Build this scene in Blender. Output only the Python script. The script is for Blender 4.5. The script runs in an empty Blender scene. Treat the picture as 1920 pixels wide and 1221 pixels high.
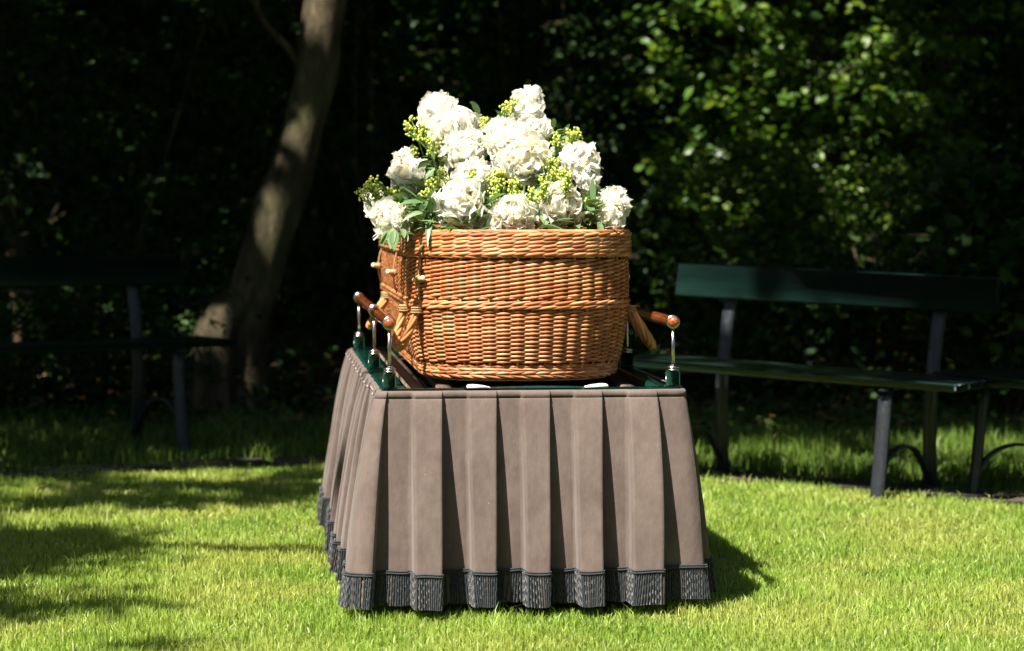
import bpy, math, random
import numpy as np
from mathutils import Vector, Matrix
from math import radians as R, pi, sin, cos

# ------------------------------------------------------------ camera, world, sun
S = bpy.context.scene
C = S.collection
rng = np.random.default_rng(7)
random.seed(7)

cam_d = bpy.data.cameras.new('camera')
cam = bpy.data.objects.new('camera', cam_d); C.objects.link(cam)
cam.location = (0, 0, 1.02)
cam.rotation_euler = (R(90 - 2.744), 0, 0)
cam_d.sensor_width = 36.0
cam_d.lens = 86.25
cam_d.clip_start = 0.1
cam_d.clip_end = 500
cam_d.dof.use_dof = True
cam_d.dof.focus_distance = 6.2
cam_d.dof.aperture_fstop = 3.6
S.camera = cam

LX, LY = 0.41, 0.49                      # ground drift of a shadow per metre of height
sundir = Vector((LX, LY, -1)).normalized()
w = bpy.data.worlds.new('World'); S.world = w; w.use_nodes = True
nt = w.node_tree; bg = nt.nodes['Background']
sky = nt.nodes.new('ShaderNodeTexSky'); sky.sky_type = 'NISHITA'; sky.sun_disc = False
sky.sun_elevation = math.asin(-sundir.z); sky.sun_rotation = R(220)
nt.links.new(sky.outputs[0], bg.inputs[0]); bg.inputs[1].default_value = 0.05
sl = bpy.data.lights.new('sun', 'SUN'); sl.energy = 5.0; sl.angle = R(0.5); sl.color = (1.0, 0.94, 0.85)
so = bpy.data.objects.new('sun', sl); C.objects.link(so)
so.rotation_euler = sundir.to_track_quat('-Z', 'Y').to_euler()
S.view_settings.view_transform = 'Standard'; S.view_settings.look = 'None'
S.view_settings.exposure = 1.62; S.view_settings.gamma = 1

# ------------------------------------------------------------ helpers
def W(px, py, d):
    """a point of the place from where it shows and how far off it is"""
    return np.array([(px - 960) / 4600 * d, d, 1.02 - (py - 390) / 4600 * d])

class MB:
    def __init__(s): s.v = []; s.f = []; s.n = 0; s.t = []
    def add(s, v, f, tint=None):
        v = np.asarray(v, float).reshape(-1, 3)
        f = np.asarray(f, int)
        s.v.append(v); s.f.append(f + s.n); s.n += len(v)
        if tint is None: tint = rng.random()
        s.t.append(np.broadcast_to(np.asarray(tint, float), (len(f),)))
    def build(s, name, mat, parent=None, smooth=True, loc=None):
        me = bpy.data.meshes.new(name)
        V = np.concatenate(s.v)
        if loc is not None: V = V - np.asarray(loc)
        sizes = [np.full(len(f), f.shape[1]) for f in s.f]
        sizes = np.concatenate(sizes)
        loops = np.concatenate([f.ravel() for f in s.f])
        me.vertices.add(len(V)); me.vertices.foreach_set('co', V.ravel())
        me.loops.add(len(loops)); me.loops.foreach_set('vertex_index', loops)
        me.polygons.add(len(sizes))
        st = np.concatenate([[0], np.cumsum(sizes)[:-1]])
        me.polygons.foreach_set('loop_start', st); me.polygons.foreach_set('loop_total', sizes)
        me.update(calc_edges=True); me.validate()
        if smooth: me.shade_smooth()
        t = np.concatenate(s.t)
        if len(t) == len(me.polygons):
            a = me.attributes.new('tint', 'FLOAT', 'FACE'); a.data.foreach_set('value', t)
        me.materials.append(mat)
        o = bpy.data.objects.new(name, me); C.objects.link(o)
        if parent: o.parent = parent
        if loc is not None: o.location = loc
        return o

def tag(o, label=None, cat=None, group=None, kind=None):
    if label: o['label'] = label
    if cat: o['category'] = cat
    if group: o['group'] = group
    if kind: o['kind'] = kind
    return o

def empty(name, loc=(0, 0, 0), rz=0, **k):
    o = bpy.data.objects.new(name, None); C.objects.link(o)
    o.location = loc; o.rotation_euler = (0, 0, rz); o.empty_display_size = .1
    return tag(o, **k)

def box_vf(x0, x1, y0, y1, z0, z1, b=0.0):
    if b <= 0:
        v = [(x, y, z) for x in (x0, x1) for y in (y0, y1) for z in (z0, z1)]
        f = [(0, 1, 3, 2), (4, 6, 7, 5), (0, 4, 5, 1), (2, 3, 7, 6), (0, 2, 6, 4), (1, 5, 7, 3)]
        return np.array(v, float), np.array(f)
    v = []; idx = {}
    for i, x in enumerate((x0, x1)):
        for j, y in enumerate((y0, y1)):
            for k, z in enumerate((z0, z1)):
                sx, sy, sz = (1 if i == 0 else -1), (1 if j == 0 else -1), (1 if k == 0 else -1)
                for a, off in enumerate(((0, sy*b, sz*b), (sx*b, 0, sz*b), (sx*b, sy*b, 0))):
                    idx[(i, j, k, a)] = len(v); v.append((x+off[0], y+off[1], z+off[2]))
    f4 = []; f3 = []
    for s in (0, 1):
        q = [idx[(s, 0, 0, 0)], idx[(s, 1, 0, 0)], idx[(s, 1, 1, 0)], idx[(s, 0, 1, 0)]]; f4.append(q if s else q[::-1])
        q = [idx[(0, s, 0, 1)], idx[(1, s, 0, 1)], idx[(1, s, 1, 1)], idx[(0, s, 1, 1)]]; f4.append(q[::-1] if s else q)
        q = [idx[(0, 0, s, 2)], idx[(1, 0, s, 2)], idx[(1, 1, s, 2)], idx[(0, 1, s, 2)]]; f4.append(q if s else q[::-1])
    for a in (0, 1):
        for b2 in (0, 1):
            f4.append([idx[(0, a, b2, 1)], idx[(0, a, b2, 2)], idx[(1, a, b2, 2)], idx[(1, a, b2, 1)]])
            f4.append([idx[(a, 0, b2, 0)], idx[(a, 0, b2, 2)], idx[(a, 1, b2, 2)], idx[(a, 1, b2, 0)]])
            f4.append([idx[(a, b2, 0, 0)], idx[(a, b2, 0, 1)], idx[(a, b2, 1, 1)], idx[(a, b2, 1, 0)]])
    for i in (0, 1):
        for j in (0, 1):
            for k in (0, 1): f3.append([idx[(i, j, k, 0)], idx[(i, j, k, 1)], idx[(i, j, k, 2)], idx[(i, j, k, 2)]])
    # corner triangles as their own faces
    return np.array(v, float), np.array(f4), np.array([q[:3] for q in f3])

def add_box(m, *a, b=0.0, M=None, tint=None):
    r = box_vf(*a, b=b); v = r[0]
    if M is not None: v = v @ np.array(M.to_3x3()).T + np.array(M.translation)
    if tint is None: tint = rng.random()
    base = m.n
    m.v.append(v); m.f.append(r[1] + base); m.t.append(np.full(len(r[1]), tint))
    if len(r) > 2: m.f.append(r[2] + base); m.t.append(np.full(len(r[2]), tint))
    m.n += len(v)

def tube_vf(P, rad, sides=8, caps=True, ref=None, twist=0.0, closed=False):
    P = np.asarray(P, float); n = len(P)
    rad = np.broadcast_to(np.asarray(rad, float), (n,))
    T = (np.roll(P, -1, 0) - np.roll(P, 1, 0)) if closed else np.gradient(P, axis=0)
    T /= np.linalg.norm(T, axis=1)[:, None] + 1e-12
    a = np.array([0, 0, 1.0]) if ref is None else np.asarray(ref, float)
    if abs(T[0] @ a) > .95: a = np.array([1.0, 0, 0])
    N = np.zeros_like(P); prev = a
    for i in range(n):
        q = prev - T[i] * (prev @ T[i]); q /= np.linalg.norm(q) + 1e-12
        N[i] = q; prev = q
    B = np.cross(T, N)
    ang = np.arange(sides) * 2 * pi / sides
    A = ang[None, :] + (np.arange(n) * twist)[:, None]
    V = P[:, None] + rad[:, None, None] * (np.cos(A)[..., None] * N[:, None] + np.sin(A)[..., None] * B[:, None])
    V = V.reshape(-1, 3)
    i = np.arange(n if closed else n - 1)[:, None]; j = np.arange(sides)[None]
    i2 = (i + 1) % n; j2 = (j + 1) % sides
    F = np.stack([i*sides+j, i*sides+j2, i2*sides+j2, i2*sides+j], -1).reshape(-1, 4)
    return V, F
def add_tube(m, P, rad, sides=8, tint=None, caps=True, **k):
    V, F = tube_vf(P, rad, sides, **k)
    if tint is None: tint = rng.random()
    if caps and not k.get('closed'):
        n = len(V)
        P = np.asarray(P, float)
        V = np.vstack([V, P[0], P[-1]])
        j = np.arange(sides); j2 = (j + 1) % sides; o = n - sides
        m.add(V, F, tint)
        b = m.n - len(V)
        m.f.append(np.stack([j2 + b, j + b, np.full(sides, n + b)], -1)); m.t.append(np.full(sides, tint))
        m.f.append(np.stack([j + o + b, j2 + o + b, np.full(sides, n + 1 + b)], -1)); m.t.append(np.full(sides, tint))
    else: m.add(V, F, tint)

def lathe(m, prof, axis_o=(0, 0, 0), seg=20, M=None, tint=.5):
    prof = np.array(prof, float); n = len(prof)
    a = np.arange(seg) * 2 * pi / seg
    V = np.stack([prof[:, None, 0]*np.cos(a), prof[:, None, 0]*np.sin(a), np.broadcast_to(prof[:, None, 1], (n, seg))], -1).reshape(-1, 3)
    if M is not None: V = V @ np.array(M.to_3x3()).T + np.array(M.translation)
    V = V + np.array(axis_o)
    i = np.arange(n-1)[:, None]; j = np.arange(seg)[None]; j2 = (j+1) % seg
    m.add(V, np.stack([i*seg+j, i*seg+j2, (i+1)*seg+j2, (i+1)*seg+j], -1).reshape(-1, 4), tint)

def smooth_path(pts, n):
    pts = np.array(pts, float); k = len(pts)
    t = np.linspace(0, k-1, n); out = []
    for u in t:
        i = min(int(u), k-2); f = u-i
        p0 = pts[max(i-1, 0)]; p1 = pts[i]; p2 = pts[i+1]; p3 = pts[min(i+2, k-1)]
        out.append(.5*((2*p1)+(-p0+p2)*f+(2*p0-5*p1+4*p2-p3)*f*f+(-p0+3*p1-3*p2+p3)*f**3))
    return np.array(out)

# ------------------------------------------------------------ materials
def mat(name, rough=.6, spec=.5, metallic=0., trans=0., sheen=0.):
    m = bpy.data.materials.new(name); m.use_nodes = True
    b = m.node_tree.nodes['Principled BSDF']
    b.inputs['Roughness'].default_value = rough
    b.inputs['Specular IOR Level'].default_value = spec
    b.inputs['Metallic'].default_value = metallic
    if sheen:
        b.inputs['Sheen Weight'].default_value = sheen; b.inputs['Sheen Roughness'].default_value = .4
    return m, m.node_tree, b
def N(t, k, **kw):
    n = t.nodes.new(k)
    for a, v in kw.items(): setattr(n, a, v)
    return n
def ramp(t, src, stops):
    r = N(t, 'ShaderNodeValToRGB'); e = r.color_ramp.elements
    while len(e) < len(stops): e.new(.5)
    for x, (p, c) in zip(e, stops): x.position = p; x.color = (*c, 1)
    t.links.new(src, r.inputs[0]); return r.outputs[0]
def noise(t, scale, detail=3, rough=.5, vec=None, sc3=None):
    tc = N(t, 'ShaderNodeTexCoord'); n = N(t, 'ShaderNodeTexNoise')
    n.inputs['Scale'].default_value = scale; n.inputs['Detail'].default_value = detail; n.inputs['Roughness'].default_value = rough
    src = tc.outputs['Object']
    if sc3:
        mp = N(t, 'ShaderNodeMapping'); mp.inputs['Scale'].default_value = sc3
        t.links.new(src, mp.inputs[0]); src = mp.outputs[0]
    t.links.new(src, n.inputs['Vector']); return n.outputs['Fac']
def bump(t, b, h, strength, dist):
    n = N(t, 'ShaderNodeBump'); n.inputs['Strength'].default_value = strength; n.inputs['Distance'].default_value = dist
    t.links.new(h, n.inputs['Height']); t.links.new(n.outputs[0], b.inputs['Normal'])
def attr(t, nm='tint'):
    a = N(t, 'ShaderNodeAttribute'); a.attribute_name = nm; return a.outputs['Fac']
def mix(t, fac, a, b, mode='MIX'):
    m = N(t, 'ShaderNodeMix', data_type='RGBA', blend_type=mode)
    for s, i in ((fac, 0), (a, 6), (b, 7)):
        if hasattr(s, 'node'): t.links.new(s, m.inputs[i])
        elif i == 0: m.inputs[0].default_value = s
        else: m.inputs[i].default_value = (*s, 1)
    return m.outputs[2]

def leafy(name, stops, rough=.5, spec=.4, trans=.35, tscale=1.3, patch=None):
    m, t, b = mat(name, rough, spec)
    col = ramp(t, attr(t), stops)
    if patch:
        col = mix(t, ramp(t, noise(t, patch[0], 2), [(.42, (0, 0, 0)), (.62, (1, 1, 1))]), col, mix(t, .5, col, patch[1]))
    t.links.new(col, b.inputs['Base Color'])
    tr = N(t, 'ShaderNodeBsdfTranslucent'); mx = N(t, 'ShaderNodeMixShader'); mx.inputs[0].default_value = trans
    tc = mix(t, 1.0, col, (tscale, tscale*1.0, tscale*.5), 'MULTIPLY')
    t.links.new(tc, tr.inputs[0]); out = t.nodes['Material Output']
    t.links.new(b.outputs[0], mx.inputs[1]); t.links.new(tr.outputs[0], mx.inputs[2]); t.links.new(mx.outputs[0], out.inputs[0])
    return m

M = {}
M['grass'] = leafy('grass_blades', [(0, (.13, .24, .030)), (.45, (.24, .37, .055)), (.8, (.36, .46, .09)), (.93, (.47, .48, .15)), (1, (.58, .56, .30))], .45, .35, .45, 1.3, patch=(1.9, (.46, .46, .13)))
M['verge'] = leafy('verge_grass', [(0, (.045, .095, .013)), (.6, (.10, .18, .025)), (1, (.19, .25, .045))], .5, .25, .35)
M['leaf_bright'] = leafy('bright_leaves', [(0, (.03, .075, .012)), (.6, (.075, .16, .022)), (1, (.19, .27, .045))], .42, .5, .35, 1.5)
M['leaf_shade_dark'] = leafy('shade_dark_leaves', [(0, (.010, .024, .008)), (.7, (.018, .042, .012)), (1, (.035, .066, .018))], .6, .2, .2)  # leaf colour darkened, puts the wood's deep shade into the tone
M['leaf_shade_mid'] = leafy('shade_mid_leaves', [(0, (.016, .038, .010)), (.7, (.03, .068, .015)), (1, (.055, .10, .022))], .5, .25, .3)  # darkened for shade too, a step lighter for dimly visible bushes
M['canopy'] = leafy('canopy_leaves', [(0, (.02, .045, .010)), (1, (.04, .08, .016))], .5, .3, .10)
M['ivy'] = leafy('ivy_leaves', [(0, (.03, .06, .018)), (.7, (.05, .10, .03)), (.9, (.14, .10, .04)), (1, (.22, .12, .05))], .45, .4, .2)
M['peony_leaf'] = leafy('peony_foliage', [(0, (.07, .14, .045)), (.6, (.12, .21, .08)), (1, (.22, .31, .14))], .4, .5, .25, 1.2)
M['spray'] = leafy('spray_buds', [(0, (.36, .46, .07)), (.5, (.50, .60, .11)), (1, (.66, .66, .12))], .5, .4, .25, 1.1)
M['spray_stem'] = leafy('spray_stems', [(0, (.12, .22, .05)), (1, (.25, .36, .09))], .5, .4, .15)

m, t, b = mat('petals', .6, .25); M['petal'] = m
b.inputs['Subsurface Weight'].default_value = .6; b.inputs['Subsurface Radius'].default_value = (1, .85, .65); b.inputs['Subsurface Scale'].default_value = .012
col = ramp(t, attr(t), [(0, (.91, .89, .78)), (.75, (.93, .92, .84)), (.9, (.92, .86, .62)), (1, (.93, .79, .60))])
t.links.new(col, b.inputs['Base Color'])
tr = N(t, 'ShaderNodeBsdfTranslucent'); mx = N(t, 'ShaderNodeMixShader'); mx.inputs[0].default_value = .5
t.links.new(col, tr.inputs[0]); t.links.new(b.outputs[0], mx.inputs[1]); t.links.new(tr.outputs[0], mx.inputs[2])
t.links.new(mx.outputs[0], t.nodes['Material Output'].inputs[0])

def wicker(name, lo, mid_, hi):
    m, t, b = mat(name, .5, .4)
    c = ramp(t, attr(t), [(0, lo), (.5, mid_), (1, hi)])
    n = noise(t, 60, 3, .6)
    c = mix(t, n, mix(t, 1.0, c, (.72, .62, .55), 'MULTIPLY'), c)
    n2 = noise(t, 5, 2, .5)
    c = mix(t, ramp(t, n2, [(.4, (0, 0, 0)), (.7, (1, 1, 1))]), c, mix(t, 1.0, c, (.9, .74, .6), 'MULTIPLY'))
    t.links.new(c, b.inputs['Base Color'])
    bump(t, b, noise(t, 500, 2), .25, .001)
    return m
M['wicker'] = wicker('willow_rods', (.31, .105, .034), (.46, .195, .072), (.66, .355, .165))
M['handle'] = wicker('willow_handle', (.48, .23, .08), (.60, .32, .12), (.70, .42, .19))
m, t, b = mat('willow_core', .8, .2); M['core'] = m
t.links.new(ramp(t, noise(t, 90, 3), [(.3, (.10, .035, .01)), (.7, (.17, .065, .02))]), b.inputs['Base Color'])
m, t, b = mat('peeled_wood', .6, .3); M['peg'] = m
t.links.new(ramp(t, noise(t, 120, 2), [(.3, (.45, .24, .10)), (.7, (.62, .38, .19))]), b.inputs['Base Color'])
m, t, b = mat('peg_end', .7, .3); M['pegend'] = m
t.links.new(ramp(t, noise(t, 200, 2), [(.3, (.72, .60, .40)), (.7, (.85, .74, .55))]), b.inputs['Base Color'])
m, t, b = mat('twine', .9, .1); M['twine'] = m
t.links.new(ramp(t, noise(t, 400, 2), [(.3, (.20, .12, .05)), (.7, (.42, .28, .13))]), b.inputs['Base Color'])

m, t, b = mat('velvet', .95, .04, sheen=.2); M['velvet'] = m
n1 = noise(t, 9, 4, .6); n2 = noise(t, 55, 3, .6, sc3=(1, 1, .45))
c = ramp(t, n1, [(.3, (.114, .086, .074)), (.7, (.148, .115, .099))])
c = mix(t, ramp(t, n2, [(.35, (0, 0, 0)), (.7, (1, 1, 1))]), c, mix(t, 1.0, c, (.84, .82, .82), 'MULTIPLY'))
vo = N(t, 'ShaderNodeTexVoronoi'); vo.inputs['Scale'].default_value = 16; tc = N(t, 'ShaderNodeTexCoord'); t.links.new(tc.outputs['Object'], vo.inputs['Vector'])
c = mix(t, ramp(t, vo.outputs['Distance'], [(.012, (1, 1, 1)), (.022, (0, 0, 0))]), c, (.32, .26, .21))
t.links.new(c, b.inputs['Base Color'])
bump(t, b, n2, .35, .004)

m, t, b = mat('fringe_cord', .7, .25, sheen=.2); M['fringe'] = m
t.links.new(ramp(t, attr(t), [(0, (.014, .018, .021)), (.6, (.026, .031, .035)), (1, (.07, .052, .042))]), b.inputs['Base Color'])

m, t, b = mat('green_enamel', .18, .6); M['green'] = m
t.links.new(ramp(t, noise(t, 12, 3), [(.3, (.002, .024, .017)), (.7, (.004, .034, .024))]), b.inputs['Base Color'])
b.inputs['Coat Weight'].default_value = .4
m, t, b = mat('chrome', .24, .5, 1.0); M['chrome'] = m
t.links.new(ramp(t, noise(t, 60, 3), [(.3, (.38, .37, .33)), (.7, (.52, .50, .46))]), b.inputs['Base Color'])
m, t, b = mat('varnished_wood', .2, .6); M['rail'] = m
t.links.new(ramp(t, noise(t, 40, 5, .7, sc3=(3, .35, 3)), [(.35, (.13, .025, .008)), (.65, (.38, .10, .03))]), b.inputs['Base Color'])
b.inputs['Coat Weight'].default_value = .8
m, t, b = mat('slat_wood', .55, .3); M['slat'] = m
t.links.new(ramp(t, noise(t, 30, 4, .7, sc3=(4, .4, 4)), [(.35, (.05, .035, .022)), (.65, (.16, .12, .085))]), b.inputs['Base Color'])
m, t, b = mat('white_rubber', .5, .4); M['white'] = m
t.links.new(ramp(t, noise(t, 80, 2), [(.3, (.48, .49, .46)), (.7, (.6, .61, .58))]), b.inputs['Base Color'])
m, t, b = mat('bench_paint', .35, .5); M['bench'] = m
nn = noise(t, 6, 5, .65, sc3=(.5, 3, 3))
t.links.new(ramp(t, nn, [(.35, (.0025, .013, .010)), (.7, (.005, .022, .018))]), b.inputs['Base Color'])
bump(t, b, noise(t, 25, 4, .6, sc3=(.15, 3, 3)), .3, .003)
m, t, b = mat('bench_iron', .42, .5, .3); M['iron'] = m
nn = noise(t, 35, 5, .75)
t.links.new(ramp(t, nn, [(.3, (.017, .019, .023)), (.62, (.034, .038, .045)), (.7, (.12, .115, .11))]), b.inputs['Base Color'])
bump(t, b, nn, .4, .003)
def bark(name, a, b_, c_):
    m, t, b = mat(name, .9, .15)
    n = noise(t, 14, 6, .7, sc3=(1, 1, .28)); n2 = noise(t, 2.2, 3)
    c = ramp(t, n, [(.3, a), (.55, b_), (.75, c_)])
    c = mix(t, ramp(t, n2, [(.5, (0, 0, 0)), (.7, (1, 1, 1))]), c, mix(t, .5, c, (.09, .10, .035)))
    t.links.new(c, b.inputs['Base Color']); bump(t, b, n, .9, .03)
    return m
M['bark'] = bark('trunk_bark', (.016, .013, .008), (.065, .052, .030), (.18, .145, .085))
M['bark_brown'] = bark('brown_bark', (.05, .03, .018), (.13, .08, .042), (.22, .14, .075))
m, t, b = mat('paving', .9, .2); M['paving'] = m
n = noise(t, 18, 6, .7)
c = mix(t, attr(t), ramp(t, n, [(.3, (.05, .038, .03)), (.7, (.13, .10, .08))]), ramp(t, n, [(.3, (.035, .032, .028)), (.7, (.09, .08, .07))]))
t.links.new(c, b.inputs['Base Color']); bump(t, b, n, .6, .01)
m, t, b = mat('soil_and_thatch', .95, .1); M['ground'] = m
n = noise(t, 30, 6, .7); n2 = noise(t, 1.2, 3)
c = mix(t, n2, ramp(t, n, [(.3, (.035, .055, .012)), (.7, (.10, .13, .03))]), ramp(t, n, [(.3, (.045, .06, .015)), (.7, (.13, .14, .05))]))
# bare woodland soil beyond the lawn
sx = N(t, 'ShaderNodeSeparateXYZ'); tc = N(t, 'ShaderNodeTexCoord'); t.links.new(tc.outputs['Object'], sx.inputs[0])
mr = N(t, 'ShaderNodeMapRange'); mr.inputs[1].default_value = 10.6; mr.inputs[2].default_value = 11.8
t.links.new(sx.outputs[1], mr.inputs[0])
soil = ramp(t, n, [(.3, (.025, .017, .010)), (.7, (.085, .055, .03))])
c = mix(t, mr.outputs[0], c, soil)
t.links.new(c, b.inputs['Base Color']); bump(t, b, n, .8, .02)

# ------------------------------------------------------------ the setting: ground and path
def terr(x, y):
    """gentle rise of the ground under the trees"""
    return np.clip(y - 11.5, 0, None) * 0.035 + 0.0 * x
g = MB()
xs = np.concatenate([[-120, -60, -30], np.linspace(-14, 14, 57), [30, 60, 120]])
ys = np.concatenate([[-60, -20], np.linspace(-2, 30, 65), [45, 80, 160]])
X, Y = np.meshgrid(xs, ys, indexing='ij')
Z = np.minimum(terr(X, Y), 1.2) + .004*np.sin(X*3.1+Y*2.2)*((np.abs(X) < 14) & (Y < 30)) - .004
nx, ny = X.shape
i = np.arange(nx-1)[:, None]; j = np.arange(ny-1)[None]
g.add(np.stack([X, Y, Z], -1).reshape(-1, 3), np.stack([i*ny+j, (i+1)*ny+j, (i+1)*ny+j+1, i*ny+j+1], -1).reshape(-1, 4))
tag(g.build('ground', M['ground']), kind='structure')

path_pts = smooth_path([(-5.2, 5.6), (-4.0, 7.3), (-2.9, 8.5), (-1.95, 9.22), (-1.05, 9.68), (-.1, 9.72), (.72, 9.30), (1.16, 9.0), (1.5, 8.72), (1.78, 8.5), (2.5, 7.8), (3.4, 6.6), (4.2, 5.0)], 90)
seg = np.linalg.norm(np.diff(path_pts, axis=0), axis=1); cum = np.concatenate([[0], np.cumsum(seg)])
def path_at(s):
    x = np.interp(s, cum, path_pts[:, 0]); y = np.interp(s, cum, path_pts[:, 1])
    x2 = np.interp(s+.01, cum, path_pts[:, 0]); y2 = np.interp(s+.01, cum, path_pts[:, 1])
    t = np.array([x2-x, y2-y]); t /= np.linalg.norm(t)+1e-9
    return np.array([x, y]), t
pv = MB(); s = 0.05
while s < cum[-1]-.6:
    L = random.uniform(.34, .52)
    p, tv = path_at(s+L/2); nv = np.array([-tv[1], tv[0]])
    wd = random.uniform(.12, .15); ro = random.uniform(-.04, .04)
    Mx = Matrix.Translation((p[0], p[1], 0)) @ Matrix.Rotation(math.atan2(tv[1], tv[0])+ro, 4, 'Z') @ Matrix.Rotation(random.uniform(-.012, .012), 4, 'Y')
    add_box(pv, -L/2+.008, L/2-.008, -wd, wd, -.04, random.uniform(.010, .017), b=.005, M=Mx)
    s += L
tag(pv.build('path', M['paving'], smooth=False), kind='structure')

# ------------------------------------------------------------ grass
def dist_path(x, y):
    d = np.full(x.shape, 9.)
    for p in path_pts[::1]: d = np.minimum(d, (x-p[0])**2+(y-p[1])**2)
    return np.sqrt(d)
def vnoise(x, y, sc, seed=0):
    r = np.random.default_rng(seed); G = r.random((64, 64))
    u = (x*sc) % 63; v = (y*sc) % 63
    i = u.astype(int); j = v.astype(int); fu = u-i; fv = v-j
    fu = fu*fu*(3-2*fu); fv = fv*fv*(3-2*fv)
    return (G[i, j]*(1-fu)*(1-fv)+G[(i+1) % 64, j]*fu*(1-fv)+G[i, (j+1) % 64]*(1-fu)*fv+G[(i+1) % 64, (j+1) % 64]*fu*fv)
def blades(x, y, z, h, wd, tint):
    n = len(x)
    a = rng.random(n)*2*pi; lean = rng.normal(0, .45, n)*h; la = rng.random(n)*2*pi
    dx, dy = np.cos(a)*wd/2, np.sin(a)*wd/2
    lx, ly = np.cos(la)*lean, np.sin(la)*lean
    P = np.stack([x, y, z], -1)
    W_ = np.stack([dx, dy, 0*dx], -1)
    mid = P + np.stack([lx*.35, ly*.35, h*.6], -1); tip = P + np.stack([lx, ly, h*(1-.25*np.abs(lean/h).clip(0, 1.5))], -1)
    V = np.stack([P-W_, P+W_, mid+W_*.75, mid-W_*.75, tip], 1).reshape(-1, 3)
    b = np.arange(n)[:, None]*5
    return V, b+np.array([[0, 1, 2, 3]]), b+np.array([[3, 2, 4]]), tint
def grass_obj(name, x, y, z, h, wd, tint, m, label):
    V, q, tr, ti = blades(x, y, z, h, wd, tint)
    g = MB(); g.v.append(V); g.n = len(V); g.f += [q, tr]; g.t += [ti, ti]
    return tag(g.build(name, m, smooth=False), label, 'grass', kind='stuff')

def scatter(n, x0, x1, y0, y1): return rng.uniform(x0, x1, n), rng.uniform(y0, y1, n)
xs_, ys_ = [], []
for (y0, y1, dens) in ((4.6, 6.2, 19000), (6.2, 7.6, 14000), (7.6, 10.2, 9500)):
    hw = .24*y1+.35
    x, y = scatter(int(dens*(y1-y0)*2*hw), -hw, hw, y0, y1); xs_.append(x); ys_.append(y)
for sx_ in (-1, 1):
    x, y = scatter(26000, 2.1, 5.5, 4.4, 9.5); xs_.append(sx_*x); ys_.append(y)
x = np.concatenate(xs_); y = np.concatenate(ys_)
dp = dist_path(x, y)
inside = np.interp(x, path_pts[:, 0], path_pts[:, 1]) > y     # towards the lawn
keep = ((dp > .13) | (rng.random(len(x)) < np.where(((x > -1.75) & (x < -1.0)) | ((x > -.7) & (x < .7)), .7, .16))) & (inside | (dp < .15))
x, y, dp = x[keep], y[keep], dp[keep]
cl = vnoise(x, y, 5, 1); cl2 = vnoise(x, y, 1.3, 2); cl3 = vnoise(x, y, 16, 6)
h = (.013+.015*rng.random(len(x)))*(.65+.75*cl)*(1+.35*cl3)*np.where(rng.random(len(x)) < .03, 1.6, 1)
wd = .0020+.0018*rng.random(len(x)); wd *= np.interp(y, [5, 7, 10], [1, 1.25, 1.8])
tint = np.clip(rng.random(len(x))*.62+.26*cl2+.16*cl-.04+(rng.random(len(x)) < .05)*.45, 0, 1)
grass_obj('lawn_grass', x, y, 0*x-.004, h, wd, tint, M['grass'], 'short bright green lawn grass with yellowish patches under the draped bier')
# rough grass beyond the paving
x, y = scatter(90000, -4.2, 4.2, 8.2, 12.2)
dp = dist_path(x, y); inside = np.interp(x, path_pts[:, 0], path_pts[:, 1]) > y
dn = vnoise(x, y, 2.2, 5)
keep = (~inside) & (dp > .13) & (rng.random(len(x)) < np.interp(y, [8, 10.6, 12.2], [1, .9, .12])*(.5+.9*dn))
x, y = x[keep], y[keep]; cl = vnoise(x, y, 4, 3)
h = (.035+.05*rng.random(len(x)))*(.45+1.1*cl)
wd = .004+.004*rng.random(len(x))
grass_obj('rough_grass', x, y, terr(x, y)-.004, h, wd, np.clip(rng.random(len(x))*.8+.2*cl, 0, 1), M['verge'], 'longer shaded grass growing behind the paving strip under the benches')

# ------------------------------------------------------------ leaves
def leaves(P, size, aspect=.5, up=.35, fold=.25, droop=.2, ori=None):
    """ovate leaves folded on the midrib; P centres (n,3)"""
    n = len(P); size = np.broadcast_to(size, (n,))
    nrm = rng.normal(0, 1, (n, 3)); nrm[:, 2] = np.abs(nrm[:, 2])+up*2
    if ori is not None: nrm += ori
    nrm /= np.linalg.norm(nrm, axis=1)[:, None]
    a = rng.normal(0, 1, (n, 3)); u = np.cross(nrm, a); u /= np.linalg.norm(u, axis=1)[:, None]+1e-9
    v = np.cross(nrm, u)
    L = size[:, None]; w_ = L*aspect
    prof = [(-.5, 0, 0), (-.15, .5, 1), (.2, .42, 1), (.5, 0, -1), (.2, -.42, 1), (-.15, -.5, 1), (-.1, 0, 0), (.22, 0, 0)]
    out = []
    for (a_, b_, c_) in prof:
        z = fold*abs(b_)*w_ if c_ == 1 else (-droop*L*.5 if c_ == -1 else 0*L)
        out.append(P+u*L*a_+v*w_*b_+nrm*z)
    V = np.stack(out, 1).reshape(-1, 3); b = np.arange(n)[:, None]*8
    tris = np.concatenate([b+np.array([[0, 6, 1]]), b+np.array([[0, 5, 6]]), b+np.array([[7, 3, 2]]), b+np.array([[7, 4, 3]])])
    quads = np.concatenate([b+np.array([[1, 6, 7, 2]]), b+np.array([[6, 5, 4, 7]])])
    return V, quads, tris
def add_leaves(m, P, size, tint=None, **k):
    n = len(P)
    if n == 0: return
    V, q, t = leaves(P, size, **k)
    ti = rng.random(n) if tint is None else tint
    m.v.append(V); m.f += [q+m.n, t+m.n]; m.t += [np.tile(ti, 2), np.tile(ti, 4)]; m.n += len(V)
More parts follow.
